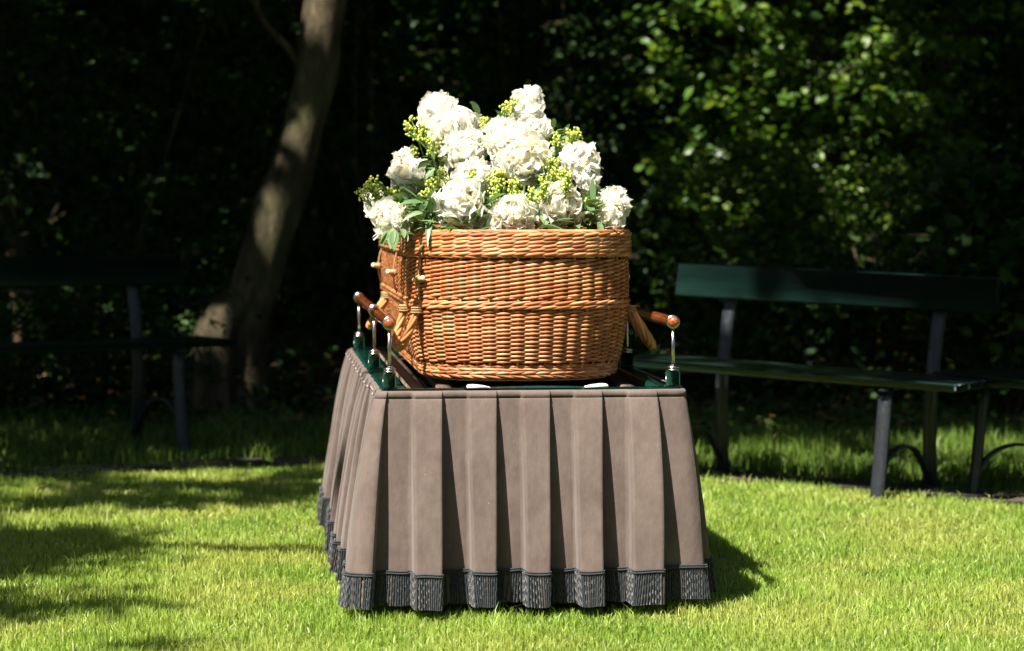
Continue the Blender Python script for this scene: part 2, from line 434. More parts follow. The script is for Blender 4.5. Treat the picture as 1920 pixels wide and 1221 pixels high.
def quad_leaves(m, P, size, up=.8):
    n = len(P); nrm = rng.normal(0, 1, (n, 3)); nrm[:, 2] = np.abs(nrm[:, 2])+up
    nrm /= np.linalg.norm(nrm, axis=1)[:, None]
    a = rng.normal(0, 1, (n, 3)); u = np.cross(nrm, a); u /= np.linalg.norm(u, axis=1)[:, None]
    v = np.cross(nrm, u); s = np.broadcast_to(size, (n,))[:, None]
    V = np.stack([P-u*s*.55, P+v*s*.3, P+u*s*.55, P-v*s*.3], 1).reshape(-1, 3)
    b = np.arange(n)[:, None]*4
    m.add(V, b+np.array([[0, 1, 2, 3]]), rng.random(n))

# ------------------------------------------------------------ canopy openings shaped so sun reaches chosen spots (ground coordinates along the sun's rays)
def q_of(P): return P[:, 0]+LX*P[:, 2], P[:, 1]+LY*P[:, 2]
def gap(qx, qy):
    """chance that a canopy leaf is missing here: openings in the canopy"""
    g = np.zeros(len(qx))
    def spot(cx, cy, rx, ry, a):
        return a*np.exp(-(((qx-cx)/rx)**2+((qy-cy)/ry)**2)**2)
    for sp in SPOTS: g = np.maximum(g, spot(*sp))
    n = vnoise(qx+50, qy+50, 1.6, 11)*.6+vnoise(qx+50, qy+50, 4.5, 12)*.4
    n5 = np.clip((vnoise(qx+50, qy+50, 2.6, 14)-.38)*4, 0, 1)
    g = np.where((qy > 13.4) & (qx > .4), g*(.25+.75*n5), g)
    return np.clip(g*(.55+.9*n)+np.where(n > .76, .3, 0), 0, 1)
SPOTS = [(2.0, 15.0, 1.2, 1.15, 1.35), (1.2, 14.6, .7, .8, 1.1), (1.1, 15.7, .5, .3, 1.0), (.5, 15.9, .4, .3, .9), (2.4, 14.0, .5, .5, 1.0), (1.9, 14.0, .3, .3, 1.2),    # bright hazel right of the flowers
(-.76, 12.36, .16, .12, 1.6), (-.43, 12.58, .15, .12, 1.6), (-.08, 12.84, .20, .17, 1.8), (-.25, 12.95, .1, .1, 1.2), (-1.30, 12.03, .20, .12, 2.2),   # leaning trunk and its root flare
         (-2.3, 14.9, .45, .3, 1.0), (-1.7, 15.3, .3, .3, .9), (-2.6, 14.0, .2, .3, 1.0), (-1.9, 12.9, .35, .2, .9), (2.12, 13.2, .14, .25, 1.2), (-2.5, 13.4, .12, .2, 1.0),
         (1.0, 9.9, .7, .30, 1.3), (2.1, 10.2, .7, .5, 1.1), (1.7, 12.3, .35, .2, .8), (1.4, 9.5, .8, .4, .8), (2.8, 11.9, .35, .4, .6),
         (-1.1, 9.9, .5, .15, .7)]

TREES = {}
def tree(name, base, trunkpts, radii, barkmat, label, cat='tree', limbs=()):
    t = empty(name, loc=tuple(base), label=label, cat=cat)
    m = MB(); P = smooth_path(trunkpts, 26)
    rr = np.interp(np.linspace(0, 1, 26), np.linspace(0, 1, len(radii)), radii)
    V, F = tube_vf(P, rr, 16)
    nz = vnoise(V[:, 2]*2+V[:, 0]*3+50, V[:, 1]*4+V[:, 0]*2+50, 2.5, 21)-.5
    ctr = np.repeat(P, 16, 0); V = ctr+(V-ctr)*(1+.28*nz)[:, None]
    m.add(V, F, .5)
    for lp, lr in limbs:
        Q = smooth_path(lp, 14); add_tube(m, Q, np.linspace(lr[0], lr[1], 14), 8)
    m.build('trunk', barkmat, t, loc=None).location = (-base[0], -base[1], -base[2])
    return t

# leaning tree left of the coffin
D = 12.0
ctr = [(440, 830, 80), (440, 760, 68), (446, 700, 62), (460, 620, 57), (482, 520, 54), (510, 420, 52), (550, 310, 51), (578, 210, 50), (600, 110, 49), (611, 0, 48)]
pts = [W(a, b_, D) for a, b_, _ in ctr]; pts[0][2] = -.05
rad = [c_/4600*D*.84 for _, _, c_ in ctr]
pts += [np.array([-.72, 12.1, 3.4]), np.array([-.35, 12.3, 5.0]), np.array([.1, 12.4, 6.8])]; rad += [.11, .09, .05]
lean = tree('leaning_tree', (pts[0][0], 12.0, 0), pts, rad, M['bark'], 'leaning tree trunk with pale sun-dappled bark behind the left bench',
    limbs=[([W(578, 150, 12), W(545, 95, 11.95), W(512, 60, 11.9), W(480, 10, 11.8), W(400, -200, 11.5), W(300, -600, 11)], (.024, .010)),
           ([pts[-3], pts[-3]+np.array([-1.2, -1.5, 1.6]), pts[-3]+np.array([-2.2, -2.8, 2.6])], (.07, .02)),
           ([pts[-2], pts[-2]+np.array([1.6, -1.6, 1.2]), pts[-2]+np.array([2.8, -2.6, 1.8])], (.07, .02)),
           ([W(468, 560, 12), W(425, 585, 11.9), W(402, 635, 11.86), W(398, 710, 11.85), W(392, 830, 11.84)], (.085, .125))])
defs = [
    ('shade_tree', (2.52, 15.2), .17, M['bark'], 'dark upright tree trunk in the upper right, behind the bright leaves', 0.02),
    ('overhanging_tree', (-5.6, 4.4), .22, M['bark'], 'tall tree left of the lawn whose boughs dapple the grass', .1),
    ('beech_tree', (5.4, 9.6), .24, M['bark'], 'large tree right of the right-hand benches', -.1),
    ('rear_tree', (.35, 18.2), .2, M['bark'], 'dark tree standing deep in the wood behind the flowers', .02),
    ('yew_tree', (-5.2, 11.5), .2, M['bark'], 'tall dark tree standing left behind the left bench', .05)]
for nm, (bx, by), r0, bm, lb, ln in defs:
    z0 = float(terr(np.array(bx), np.array(by)))-.05
    pp = [np.array([bx, by, z0]), np.array([bx+ln, by, z0+1.5]), np.array([bx+2*ln+.05, by-.1, z0+3]), np.array([bx+3*ln, by-.1, z0+5]), np.array([bx+4*ln, by-.2, z0+7.5])]
    lim = []
    for k in range(5):
        a = k*1.3+bx; q = pp[3]+(pp[4]-pp[3])*(k/6)
        ln_ = 2.6 if r0 > .1 else 1.0
        lim.append(([q, q+np.array([cos(a)*ln_*.5, sin(a)*ln_*.5, .7]), q+np.array([cos(a)*ln_, sin(a)*ln_, 1.0])], (r0*.4, r0*.12)))
    TREES[nm] = tree(nm, (bx, by, 0), pp, [r0*1.35, r0, r0*.9, r0*.75, r0*.45], bm, lb, limbs=lim)
TREES['leaning_tree'] = lean
def stump(x, y, h, r0, label):
    z0 = float(terr(np.array(x), np.array(y)))
    pp = [np.array([x, y, -.05]), np.array([x+.02, y, h*.5]), np.array([x-.015, y, h])]
    t = empty('tree_stump', (x, y, 0), label=label, cat='stump')
    for nm, rr_, mt, extra in (('trunk', [r0*1.4, r0, r0*.9], M['bark_brown'], None),):
        m = MB(); P = smooth_path(pp, 14); R_ = np.interp(np.linspace(0, 1, 14), [0, .4, 1], rr_)*(1+.12*np.sin(np.arange(14)*2.3))
        add_tube(m, P, R_, 12); q = pp[1]; add_tube(m, [q, q+np.array([.07, -.02, .09]), q+np.array([.10, -.04, .2])], [r0*.4, r0*.3, r0*.1], 7)
        m.build(nm, mt, t).location = -t.location
stump(1.95, 13.05, .85, .032, 'thin broken brown stem with sunlit bark between seat and backrest of the right bench')
stump(-2.68, 13.2, .8, .03, 'short pale broken stem at the far left behind the left bench')

# canopy: leaves high above the frame, thrown in clumps and shared out to the nearest tree
nclump = 6200
cz = rng.uniform(4.6, 9.5, nclump)
qx = rng.uniform(-9, 12, nclump); qy = rng.uniform(8.4, 34, nclump)
cc = np.stack([qx-LX*cz, qy-LY*cz, cz], -1)
per = 34
Pc = np.repeat(cc, per, 0)+rng.normal(0, 1, (nclump*per, 3))*np.array([.32, .32, .16])
# the opening over the lawn: everything whose shadow would fall in front of the wood line is bare sky
gx, gy = q_of(Pc)
edge = np.maximum(np.interp(gx, path_pts[:, 0], path_pts[:, 1]), 8.5)+np.where(gx < .2, -.16, .03)+.26*(vnoise(gx+40, gx*0+3, 2.1, 31)-.5)
ok = (gy > edge)
ok &= rng.random(len(Pc)) > gap(gx, gy)
Pc = Pc[ok]
# boughs that reach over the left part of the lawn
bough = []
for (px, py, rx, ry, n) in ((300, 915, .42, .10, 26), (200, 940, .35, .10, 18), (400, 950, .30, .08, 14), (520, 925, .28, .16, 22), (590, 900, .16, .1, 8),
                            (60, 1015, .28, .16, 20), (40, 1050, .26, .14, 18), (110, 1010, .14, .1, 7), (30, 1150, .22, .07, 10), (-160, 1080, .5, .9, 60), (-400, 1000, .7, 1.3, 80),
                            (60, 905, .35, .08, 9)):
    d = 4692/(py-390); x0 = (px-960)/4600*d
    for _ in range(n):
        z = random.uniform(4.6, 6.6)
        X_ = x0+random.gauss(0, rx*.6); Y_ = d+random.gauss(0, ry*.7)
        bough.append(np.array([X_-LX*z, Y_-LY*z, z])+rng.normal(0, 1, (16, 3))*np.array([.09, .07, .05]))
bough = np.concatenate(bough)
names = list(TREES); bases = np.array([[TREES[n].location.x, TREES[n].location.y] for n in names])
wgt = np.ones(len(names))
own = np.argmin(np.linalg.norm(Pc[:, None, :2]+np.array([[LX*0, 0]])-bases[None], axis=2)*wgt[None], axis=1)
for k, n in enumerate(names):
    m = MB(); P = Pc[own == k]
    if len(P): quad_leaves(m, P, rng.uniform(.17, .30, len(P)))
    if n == 'overhanging_tree': quad_leaves(m, bough, rng.uniform(.07, .13, len(bough)))
    if m.n == 0: continue
    o = m.build('crown', M['canopy'], TREES[n], smooth=False); o.location = -TREES[n].location
print('canopy', len(Pc))

# ------------------------------------------------------------ shrubs and far wood
def shrub(name, label, cx, cy, rx, ry, z0, z1, nl, size, m, ncl=90, flat=.35, asp=.5, stems=4, cat='shrub', spread=.16, shell=.5):
    t = empty(name, (cx, cy, float(terr(cx, cy))), label=label, cat=cat)
    mb = MB()
    th = rng.random(ncl)*2*pi; rr = rng.random(ncl)**shell
    zz = rng.random(ncl); bulge = np.sqrt(np.clip(1-((zz-.5)/.62)**2, .05, 1))
    c = np.stack([cx+rx*rr*np.cos(th)*bulge, cy+ry*rr*np.sin(th)*bulge, z0+(z1-z0)*zz], -1)
    k = rng.integers(0, ncl, nl)
    # sprays: leaves strung along short twigs of each clump
    ax = rng.normal(0, 1, (ncl*4, 3)); ax[:, 2] *= .35; ax /= np.linalg.norm(ax, axis=1)[:, None]
    which = rng.integers(0, 4, nl); s = rng.random(nl)
    P = c[k]+ax[k*4+which]*(s*spread*2.2)[:, None]+rng.normal(0, 1, (nl, 3))*np.array([spread*.28, spread*.28, spread*.28*flat*1.6])
    P[:, 2] = np.maximum(P[:, 2], terr(P[:, 0], P[:, 1])+.02)
    add_leaves(mb, P, rng.uniform(.45, 1.4, nl)*size, aspect=asp)
    o = mb.build('foliage', m, t, smooth=False); o.location = -t.location
    sm = MB()
    for q in range(stems):
        e = c[rng.integers(0, ncl)]; b0 = np.array([cx+random.uniform(-.15, .15), cy+random.uniform(-.1, .1), float(terr(cx, cy))-.03])
        add_tube(sm, smooth_path([b0, b0*.5+e*.5+rng.normal(0, .06, 3), e], 8), np.linspace(.014, .004, 8), 6)
    for e in c[:min(ncl, 60)]:
        for q in range(2):
            a0 = e-ax[int(rng.integers(0, ncl*4))]*spread; add_tube(sm, [a0, e, e+ax[int(rng.integers(0, ncl*4))]*spread*1.5], [.006, .005, .002], 5)
    o = sm.build('stems', M['bark'], t); o.location = -t.location
    return t

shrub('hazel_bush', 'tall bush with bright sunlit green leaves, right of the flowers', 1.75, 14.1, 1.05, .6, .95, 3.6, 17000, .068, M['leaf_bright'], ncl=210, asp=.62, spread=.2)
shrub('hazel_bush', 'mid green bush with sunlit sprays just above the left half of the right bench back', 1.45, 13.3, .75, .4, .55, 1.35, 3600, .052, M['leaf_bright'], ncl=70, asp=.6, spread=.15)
shrub('holly_bush', 'dark bush directly behind the wicker coffin', .35, 14.8, 1.1, .7, .1, 3.4, 11000, .055, M['leaf_shade_mid'], ncl=170)
shrub('laurel_bush', 'low leafy bush seen through the right bench between seat and backrest', 1.6, 12.6, .95, .45, .05, .72, 6500, .05, M['leaf_shade_mid'], ncl=100, asp=.55)
shrub('maple_bush', 'broad-leaved green bush at the right edge behind the right bench', 2.5, 11.6, .55, .45, .1, 1.15, 3600, .075, M['leaf_shade_mid'], ncl=60, asp=.8, spread=.2)
shrub('conifer_bush', 'very dark bush filling the upper right corner', 3.1, 14.4, .95, .6, .3, 3.6, 9500, .055, M['leaf_shade_dark'], ncl=150, asp=.35, flat=.2)
shrub('bramble_bush', 'low tangled bush under the left bench', -2.1, 12.2, 1.1, .5, .02, .6, 7000, .045, M['leaf_shade_mid'], ncl=110)
shrub('yew_bush', 'dark dim bush above the left bench backrest at the left edge', -2.5, 13.9, 1.3, .7, .4, 3.6, 11000, .055, M['leaf_shade_mid'], ncl=170, asp=.35, flat=.25)
shrub('elder_bush', 'black shadowed bush between the leaning tree and the flowers', -.75, 15.2, 1.2, .7, .1, 3.6, 11000, .055, M['leaf_shade_mid'], ncl=170)
shrub('side_bush', 'dark bush beyond the left end of the left bench', -4.3, 12.6, 1.1, .8, .1, 3.6, 7000, .07, M['leaf_shade_dark'], ncl=120)
shrub('side_bush', 'dark bush beyond the right-hand benches', 4.6, 12.8, 1.1, .8, .1, 3.6, 7000, .07, M['leaf_shade_dark'], ncl=120)

fw = MB()
n = 70000
P = np.stack([rng.uniform(-9, 9, n), 16.6+rng.random(n)**1.5*4, rng.uniform(.1, 5.2, n)], -1)
kk = vnoise(P[:, 0]+30, P[:, 2]+30, 1.4, 41); P = P[rng.random(n) < .35+kk]
P[:, 2] = np.maximum(P[:, 2], terr(P[:, 0], P[:, 1]))
add_leaves(fw, P, rng.uniform(.07, .14, len(P)))
# dense heart of the wood: solid dark sheet added to block the sky
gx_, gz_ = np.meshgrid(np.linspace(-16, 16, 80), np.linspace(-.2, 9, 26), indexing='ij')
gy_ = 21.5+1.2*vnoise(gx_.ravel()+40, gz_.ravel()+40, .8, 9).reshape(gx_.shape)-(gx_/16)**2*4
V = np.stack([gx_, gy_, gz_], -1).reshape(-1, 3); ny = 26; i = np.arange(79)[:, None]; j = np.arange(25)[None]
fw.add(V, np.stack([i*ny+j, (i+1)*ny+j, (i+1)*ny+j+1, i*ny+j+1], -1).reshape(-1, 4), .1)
tag(fw.build('far_woodland', M['leaf_shade_dark'], smooth=False), 'dark mass of woodland foliage filling the far background', 'woodland', kind='stuff')

sw = MB()  # unseen leaf ring added to keep low sky light off the wood
n = 34000
th = rng.random(n)*2*pi; rr = 10.5+rng.random(n)*4.5
P = np.stack([rr*np.cos(th)*1.0, 5+rr*np.sin(th)*1.35, rng.uniform(.1, 9, n)], -1)
P = P[(P[:, 1] < 9) & (np.abs(P[:, 0])+np.clip(-P[:, 1], 0, 9) > 4.5)]
quad_leaves(sw, P, rng.uniform(.35, .6, len(P)), up=.1)
tag(sw.build('sky_block_leaves', M['canopy'], smooth=False), 'added ring of leaves out of view beside and behind the camera, blocking low sky light', 'woodland', kind='stuff')

gc = MB()
n = 16000
P = np.stack([rng.uniform(-4.5, 4.5, n), rng.uniform(10.8, 15.5, n), np.zeros(n)], -1)
P = P[vnoise(P[:, 0]+20, P[:, 1], 2.3, 51) > .38]
P[:, 2] = terr(P[:, 0], P[:, 1])+rng.uniform(.005, .09, len(P))
add_leaves(gc, P, rng.uniform(.03, .06, len(P)), aspect=.75, up=1.2)
tag(gc.build('ground_cover', M['ivy'], smooth=False), 'ivy and fallen leaves covering the ground under the trees', 'ground cover', kind='stuff')

# ------------------------------------------------------------ benches
def make_bench(name, label, loc, rz, roll, length=1.31, leg_s=(.22, 1.09)):
    """local x along the bench, -y towards the sitter's knees; origin under the back at one end"""
    t = empty(name, loc, rz, label=label, cat='bench', group='dark green benches round the lawn')
    t.rotation_euler = (0, roll, rz)
    bk = MB()
    Mx = Matrix.Translation((0, -.006, .715)) @ Matrix.Rotation(R(-9), 4, 'X')
    add_box(bk, 0, length, -.016, .016, -.065, .065, b=.006, M=Mx)
    bk.build('backrest', M['bench'], t, smooth=False)
    st = MB()
    for k, (y0, y1) in enumerate(((-.44, -.335), (-.325, -.225), (-.215, -.11))):
        add_box(st, -.04, length+.04, y0, y1, .400, .430, b=.006)
    st.build('seat', M['bench'], t, smooth=False)
    for s in leg_s:
        m = MB()                                  # rear leg carries the backrest
        P = smooth_path([(s, .01, -.06), (s, -.03, .2), (s, -.02, .42), (s, .002, .56), (s, .022, .66), (s, .034, .765)], 14)
        w_ = .024
        V = np.concatenate([P+np.array([-w_, -.008, 0]), P+np.array([w_, -.008, 0]), P+np.array([w_, .008, 0]), P+np.array([-w_, .008, 0])])
        n = len(P); F = []
        for q in range(4):
            for i in range(n-1): F.append((q*n+i, ((q+1) % 4)*n+i, ((q+1) % 4)*n+i+1, q*n+i+1))
        F += [(0, 3*n, 2*n, n), (n-1, 2*n-1, 3*n-1, 4*n-1)]
        m.add(V, F); m.build('leg', M['iron'], t, smooth=False)
        m = MB()
        P = smooth_path([(s, -.45, -.06), (s, -.425, .12), (s, -.395, .392)], 8)
        V = np.concatenate([P+np.array([-w_, -.008, 0]), P+np.array([w_, -.008, 0]), P+np.array([w_, .008, 0]), P+np.array([-w_, .008, 0])])
        n = len(P); F = []
        for q in range(4):
            for i in range(n-1): F.append((q*n+i, ((q+1) % 4)*n+i, ((q+1) % 4)*n+i+1, q*n+i+1))
        F += [(0, 3*n, 2*n, n), (n-1, 2*n-1, 3*n-1, 4*n-1)]
        m.add(V, F)
        l = m.build('leg', M['iron'], t, smooth=False)
        bl = MB(); lathe(bl, [(0, .006), (.006, .005), (.009, 0)], M=Matrix.Translation((s-.008, -.408, .36)) @ Matrix.Rotation(R(90), 4, 'X'), seg=10)
        bl.build('bolt', M['iron'], l)
        m = MB()
        P = smooth_path([(s, -.43, .075), (s, -.36, .15), (s, -.25, .178), (s, -.13, .145), (s, -.02, .03)], 16)
        w2 = .013
        V = np.concatenate([P+np.array([-w2, 0, -.005]), P+np.array([w2, 0, -.005]), P+np.array([w2, 0, .005]), P+np.array([-w2, 0, .005])]); n = len(P); F = []
        for q in range(4):
            for i in range(n-1): F.append((q*n+i, ((q+1) % 4)*n+i, ((q+1) % 4)*n+i+1, q*n+i+1))
        m.add(V, F); m.build('arched_brace', M['iron'], t, smooth=False)
        m = MB(); add_box(m, s-w2, s+w2, -.43, -.02, .383, .393); m.build('seat_bracket', M['iron'], t, smooth=False)
    return t
# right bench: back line runs from (.62, 9.51) towards (1.70, 8.76)
b1 = make_bench('park_bench', 'dark green bench right of the coffin with one steel-grey front leg in sun', (.63, 9.51, .03), math.atan2(-.57, .82), R(1.7), length=1.33)
b2 = make_bench('park_bench', 'dark green bench left of the coffin in deep shade, cut by the left edge', (-2.6, 9.81, .04), math.atan2(.574, .82), 0, length=1.42, leg_s=(.24, 1.20))
b3 = make_bench('park_bench', 'bench at the right edge, only its front leg and seat end showing', (1.93, 9.02, 0), math.atan2(-.9, .43), 0)

# ------------------------------------------------------------ bier frame of reference
O = np.array([-.3255, 6.11, 0.0]); TH = R(6.04)
U = np.array([-sin(TH), cos(TH), 0]); Vv = np.array([cos(TH), sin(TH), 0])
BW, BL, BZ = .762, 1.88, .5625
def loc_frame(name, **k): return empty(name, tuple(O), TH, **k)
# ---- coffin outline in bier coordinates (v across, l along)
CC, CL0, CL1 = .381, .12, 1.90
def outline(hw, grow=0., n=3000, b=.25, e=2.35):
    th = np.linspace(0, pi, 400)
    vv = -np.sign(np.cos(th))*np.abs(np.cos(th))**(2/e)*hw; ll = b*(1-np.abs(np.sin(th))**(2/e))
    near = np.stack([CC+vv, CL0-grow+ll], -1)
    far = np.stack([CC-vv, CL1+grow-ll], -1)
    P = np.vstack([near, far, near[:1]])
    d = np.linalg.norm(np.diff(P, axis=0), axis=1); keep = np.concatenate([[True], d > 1e-7]); P = P[keep]
    d = np.linalg.norm(np.diff(P, axis=0), axis=1); cu = np.concatenate([[0], np.cumsum(d)])
    return P, cu
def sample(P, cu, s):
    s = np.mod(s, cu[-1]); a = np.stack([np.interp(s, cu, P[:, k]) for k in (0, 1)], -1)
    h_ = .006; s2 = np.mod(s+h_, cu[-1]); s1 = np.mod(s-h_, cu[-1])
    t = np.stack([np.interp(s2, cu, P[:, k])-np.interp(s1, cu, P[:, k]) for k in (0, 1)], -1)
    t /= np.linalg.norm(t, axis=1)[:, None]+1e-12
    return a, np.stack([t[:, 1], -t[:, 0]], -1)          # outward normal
Zb0, Zb1 = .577, .945
ST = 116                                               # stakes
P0, cu0 = outline(.284)
PER = cu0[-1]
def hwz(z):                                            # inward batter: narrower at the foot
    return (.002+.030*((Zb1-z)/(Zb1-Zb0))**2.6) - .009*sin(pi*min(max((z-Zb0)/(Zb1-Zb0), 0), 1))
def ring_rows(mb, z0, z1, pitch, A, slant, rz, rn=.0036):
    k = 0; z = z0; ss = np.arange(ST*8)/(ST*8)*PER
    phs = ss/PER*ST*pi
    a, nn = sample(P0, cu0, ss)
    while z < z1:
        ph = phs+k*pi
        zz = z+slant*np.sin(ph)+.0008*vnoise(ss*9+k, ss*0+k, 1, 61)
        off = -hwz(z)+A*np.cos(ph)+.0012*(vnoise(ss*14+k*3, ss*0+k*1.7, 1, 62)-.5)
        c = a+nn*off[:, None]
        sides = 6; an = np.arange(sides)*2*pi/sides
        thick = 1-.22*np.abs(np.sin(ph))
        V = np.zeros((len(ss), sides, 3))
        V[..., 0] = c[:, None, 0]+nn[:, None, 0]*rn*np.cos(an)[None]
        V[..., 1] = c[:, None, 1]+nn[:, None, 1]*rn*np.cos(an)[None]
        V[..., 2] = zz[:, None]+rz*thick[:, None]*np.sin(an)[None]
        n = len(ss); i = np.arange(n)[:, None]; j = np.arange(sides)[None]; i2 = (i+1) % n; j2 = (j+1) % sides
        F = np.stack([i*sides+j, i*sides+j2, i2*sides+j2, i2*sides+j], -1).reshape(-1, 4)
        bands = np.floor(ph/(2*pi)+.25).astype(int); r_ = rng.random(bands.max()+3)*.75+rng.random()*.25
        mb.add(V.reshape(-1, 3), F, np.repeat(r_[bands], sides))
        z += pitch; k += 1
def strokes(mb, z, dz, L, A, r, off0, n=None, spread=1., bow=0.):
    """waling: a stroke starts behind every stake, passes in front and tucks in again"""
    n = n or ST; m = 9; tt = np.linspace(0, 1, m)
    for q in range(n):
        s0 = q*PER/n+random.uniform(-.002, .002); Ls = L*random.uniform(.9, 1.1)
        a, nn = sample(P0, cu0, s0+tt*Ls)
        off = off0+A*(np.sin(pi*tt)**.7*1.6-.9)
        c = a+nn*off[:, None]; zz = z+dz*(tt-.5)+random.uniform(-.0008, .0008)+bow*np.sin(pi*tt)
        rr = r*random.uniform(.88, 1.1)*(.55+.45*np.sin(pi*tt)**.5); sides = 6; an = np.arange(sides)*2*pi/sides
        V = np.zeros((m, sides, 3))
        V[..., 0] = c[:, None, 0]+nn[:, None, 0]*(rr[:, None]*np.cos(an)[None])
        V[..., 1] = c[:, None, 1]+nn[:, None, 1]*(rr[:, None]*np.cos(an)[None])
        V[..., 2] = zz[:, None]+rr[:, None]*np.sin(an)[None]
        i = np.arange(m-1)[:, None]; j = np.arange(sides)[None]; j2 = (j+1) % sides
        mb.add(V.reshape(-1, 3), np.stack([i*sides+j, i*sides+j2, (i+1)*sides+j2, (i+1)*sides+j], -1).reshape(-1, 4))
def shell(mb, levels, tint=.2, cap_top=False, cap_bot=False):
    ss = np.arange(500)/500*PER; a, nn = sample(P0, cu0, ss); n = 500
    V = []
    for z, off in levels: c = a+nn*off; V.append(np.stack([c[:, 0], c[:, 1], np.full(n, z)], -1))
    k = len(levels); V = np.concatenate(V); i = np.arange(k-1)[:, None]; j = np.arange(n)[None]; j2 = (j+1) % n
    mb.add(V, np.stack([i*n+j, i*n+j2, (i+1)*n+j2, (i+1)*n+j], -1).reshape(-1, 4), tint)
    if cap_top: mb.add(V[-n:], [list(range(n))], tint)
    if cap_bot: mb.add(V[:n], [list(range(n))[::-1]], tint)

coffin = loc_frame('wicker_coffin', label='golden brown woven willow coffin lying lengthways on the draped bier', cat='coffin')
body = MB()
ring_rows(body, .6235, .757, .00525, .0045, .0006, .0044)
ring_rows(body, .790, .888, .00525, .0043, .0016, .0046)
for k in range(4): strokes(body, .5875+k*.0085, -.011 if k == 0 else .006*(1 if k % 2 else -1), PER/ST*2.0, .0035, .0047, -hwz(.59)+.003-(0 if k else .002))
for k in range(2): strokes(body, .7655+k*.0105, .010, PER/ST*2.1, .0036, .0045, -hwz(.77)+.0045)
strokes(body, .7885, .003, PER/ST*1.3, .003, .0036, -hwz(.78)+.000)
for q in range(ST):                                    # upright stakes
    a, nn = sample(P0, cu0, np.array([(q)*PER/ST]))
    P = [(*(a[0]-nn[0]*(hwz(z))), z) for z in (.585, .61, .65, .70, .76, .80, .9, .935)]
    add_tube(body, P, .0042, 6, caps=False)
bo = body.build('woven_body', M['wicker'], coffin)
cr = MB(); shell(cr, [(.578, -hwz(.578)-.008), (.60, -hwz(.60)-.0085), (.63, -hwz(.63)-.0085), (.68, -hwz(.68)-.0085), (.72, -hwz(.72)-.0085), (.76, -hwz(.76)-.0085), (.85, -hwz(.85)-.0085), (.94, -.0105)], cap_bot=True)
cr.build('light_block_shell', M['core'], coffin)  # added dark shell behind the weave, stops light passing through it
bb = MB(); shell(bb, [(.5735, -.056), (.5735, -.050), (.5785, -.046), (.584, -.048), (.584, -.056)], cap_bot=True); bb.build('base_board', M['peg'], coffin)
lid = MB()
LO = .0100
for k in range(6): strokes(lid, .9025+k*.0098, .0095, PER/ST*2.4, .0060, .0049, LO-.001, n=ST)
strokes(lid, .8965, -.006, PER/ST*1.6, .003, .0042, LO-.002)
strokes(lid, .9585, -.006, PER/ST*2.2, .0035, .0050, LO-.004)
strokes(lid, .9600, .004, PER/ST*2.2, .003, .0048, LO-.013)
lo = lid.build('lid', M['wicker'], coffin)
lc = MB(); shell(lc, [(.892, .000), (.900, LO-.0055), (.955, LO-.006), (.957, LO-.02), (.945, -.02)], cap_top=True)
lc.build('lid_panel', M['core'], lo)
# rope handles: twisted willow loops
def loop_handle(s_c, tilt, side, halfw=.055, drop=.105, spin=0.):
    a, nn = sample(P0, cu0, np.array([s_c])); a = a[0]; nn = nn[0]; tt = np.array([-nn[1], nn[0]])
    off = -hwz(.74)+.008
    m = MB(); n = 46
    ph = np.linspace(0, pi, n); base = np.array([a[0]+nn[0]*off, a[1]+nn[1]*off, .757])
    c = []
    for p in ph:
        e = -cos(p)*halfw*(1+.12*sin(p)); dn = sin(p)**.8*drop
        o = dn*math.sin(tilt)+.010*sin(p); 
        c.append(base+np.array([tt[0]*e+nn[0]*o, tt[1]*e+nn[1]*o, -dn*math.cos(tilt)]))
    c = np.array(c)
    T = np.gradient(c, axis=0); T /= np.linalg.norm(T, axis=1)[:, None]
    N1 = np.cross(T, np.array([nn[0], nn[1], 0])*cos(tilt)+np.array([0, 0, sin(tilt)])); N1 /= np.linalg.norm(N1, axis=1)[:, None]; N2 = np.cross(T, N1)
    for q in range(4):
        A = q*2*pi/4+np.arange(n)*.30
        rr = .0066*(.75+.25*np.sin(ph))
        P = c+(np.cos(A)*rr)[:, None]*N1+(np.sin(A)*rr)[:, None]*N2
        add_tube(m, P, .0060*(.8+.2*np.sin(ph)), 7)
    o = m.build('loop_handle', M['handle'], coffin)
    # binding of twine where the loop leaves the weave
    for e in (0, -1):
        tw = MB()
        p = c[e]; d = np.array([0, 0, 1.])
        for k in range(3):
            th = np.linspace(0, 2*pi, 14)[:-1]
            q = p+np.array([0, 0, .004-k*.006])
            P = q+np.outer(np.cos(th), N1[e])*.0135+np.outer(np.sin(th), np.array([nn[0], nn[1], 0]))*.0135
            add_tube(tw, P, .003, 5, closed=True, caps=False)
        tw.build('binding', M['twine'], o)
def s_at(v, l):
    ss = np.linspace(0, PER, 3000, endpoint=False); a, _ = sample(P0, cu0, ss)
    return ss[np.argmin((a[:, 0]-v)**2+(a[:, 1]-l)**2)]
vl, vr = CC-.284, CC+.284
for (v_, l_, tl) in ((vl, .31, .24), (vl, 1.36, .42), (vr, .36, .50), (vr, 1.5, .3)): loop_handle(s_at(v_, l_), tl, 1, halfw=.070 if l_ < 1 else .055, drop=.105 if v_ < .4 else .118)
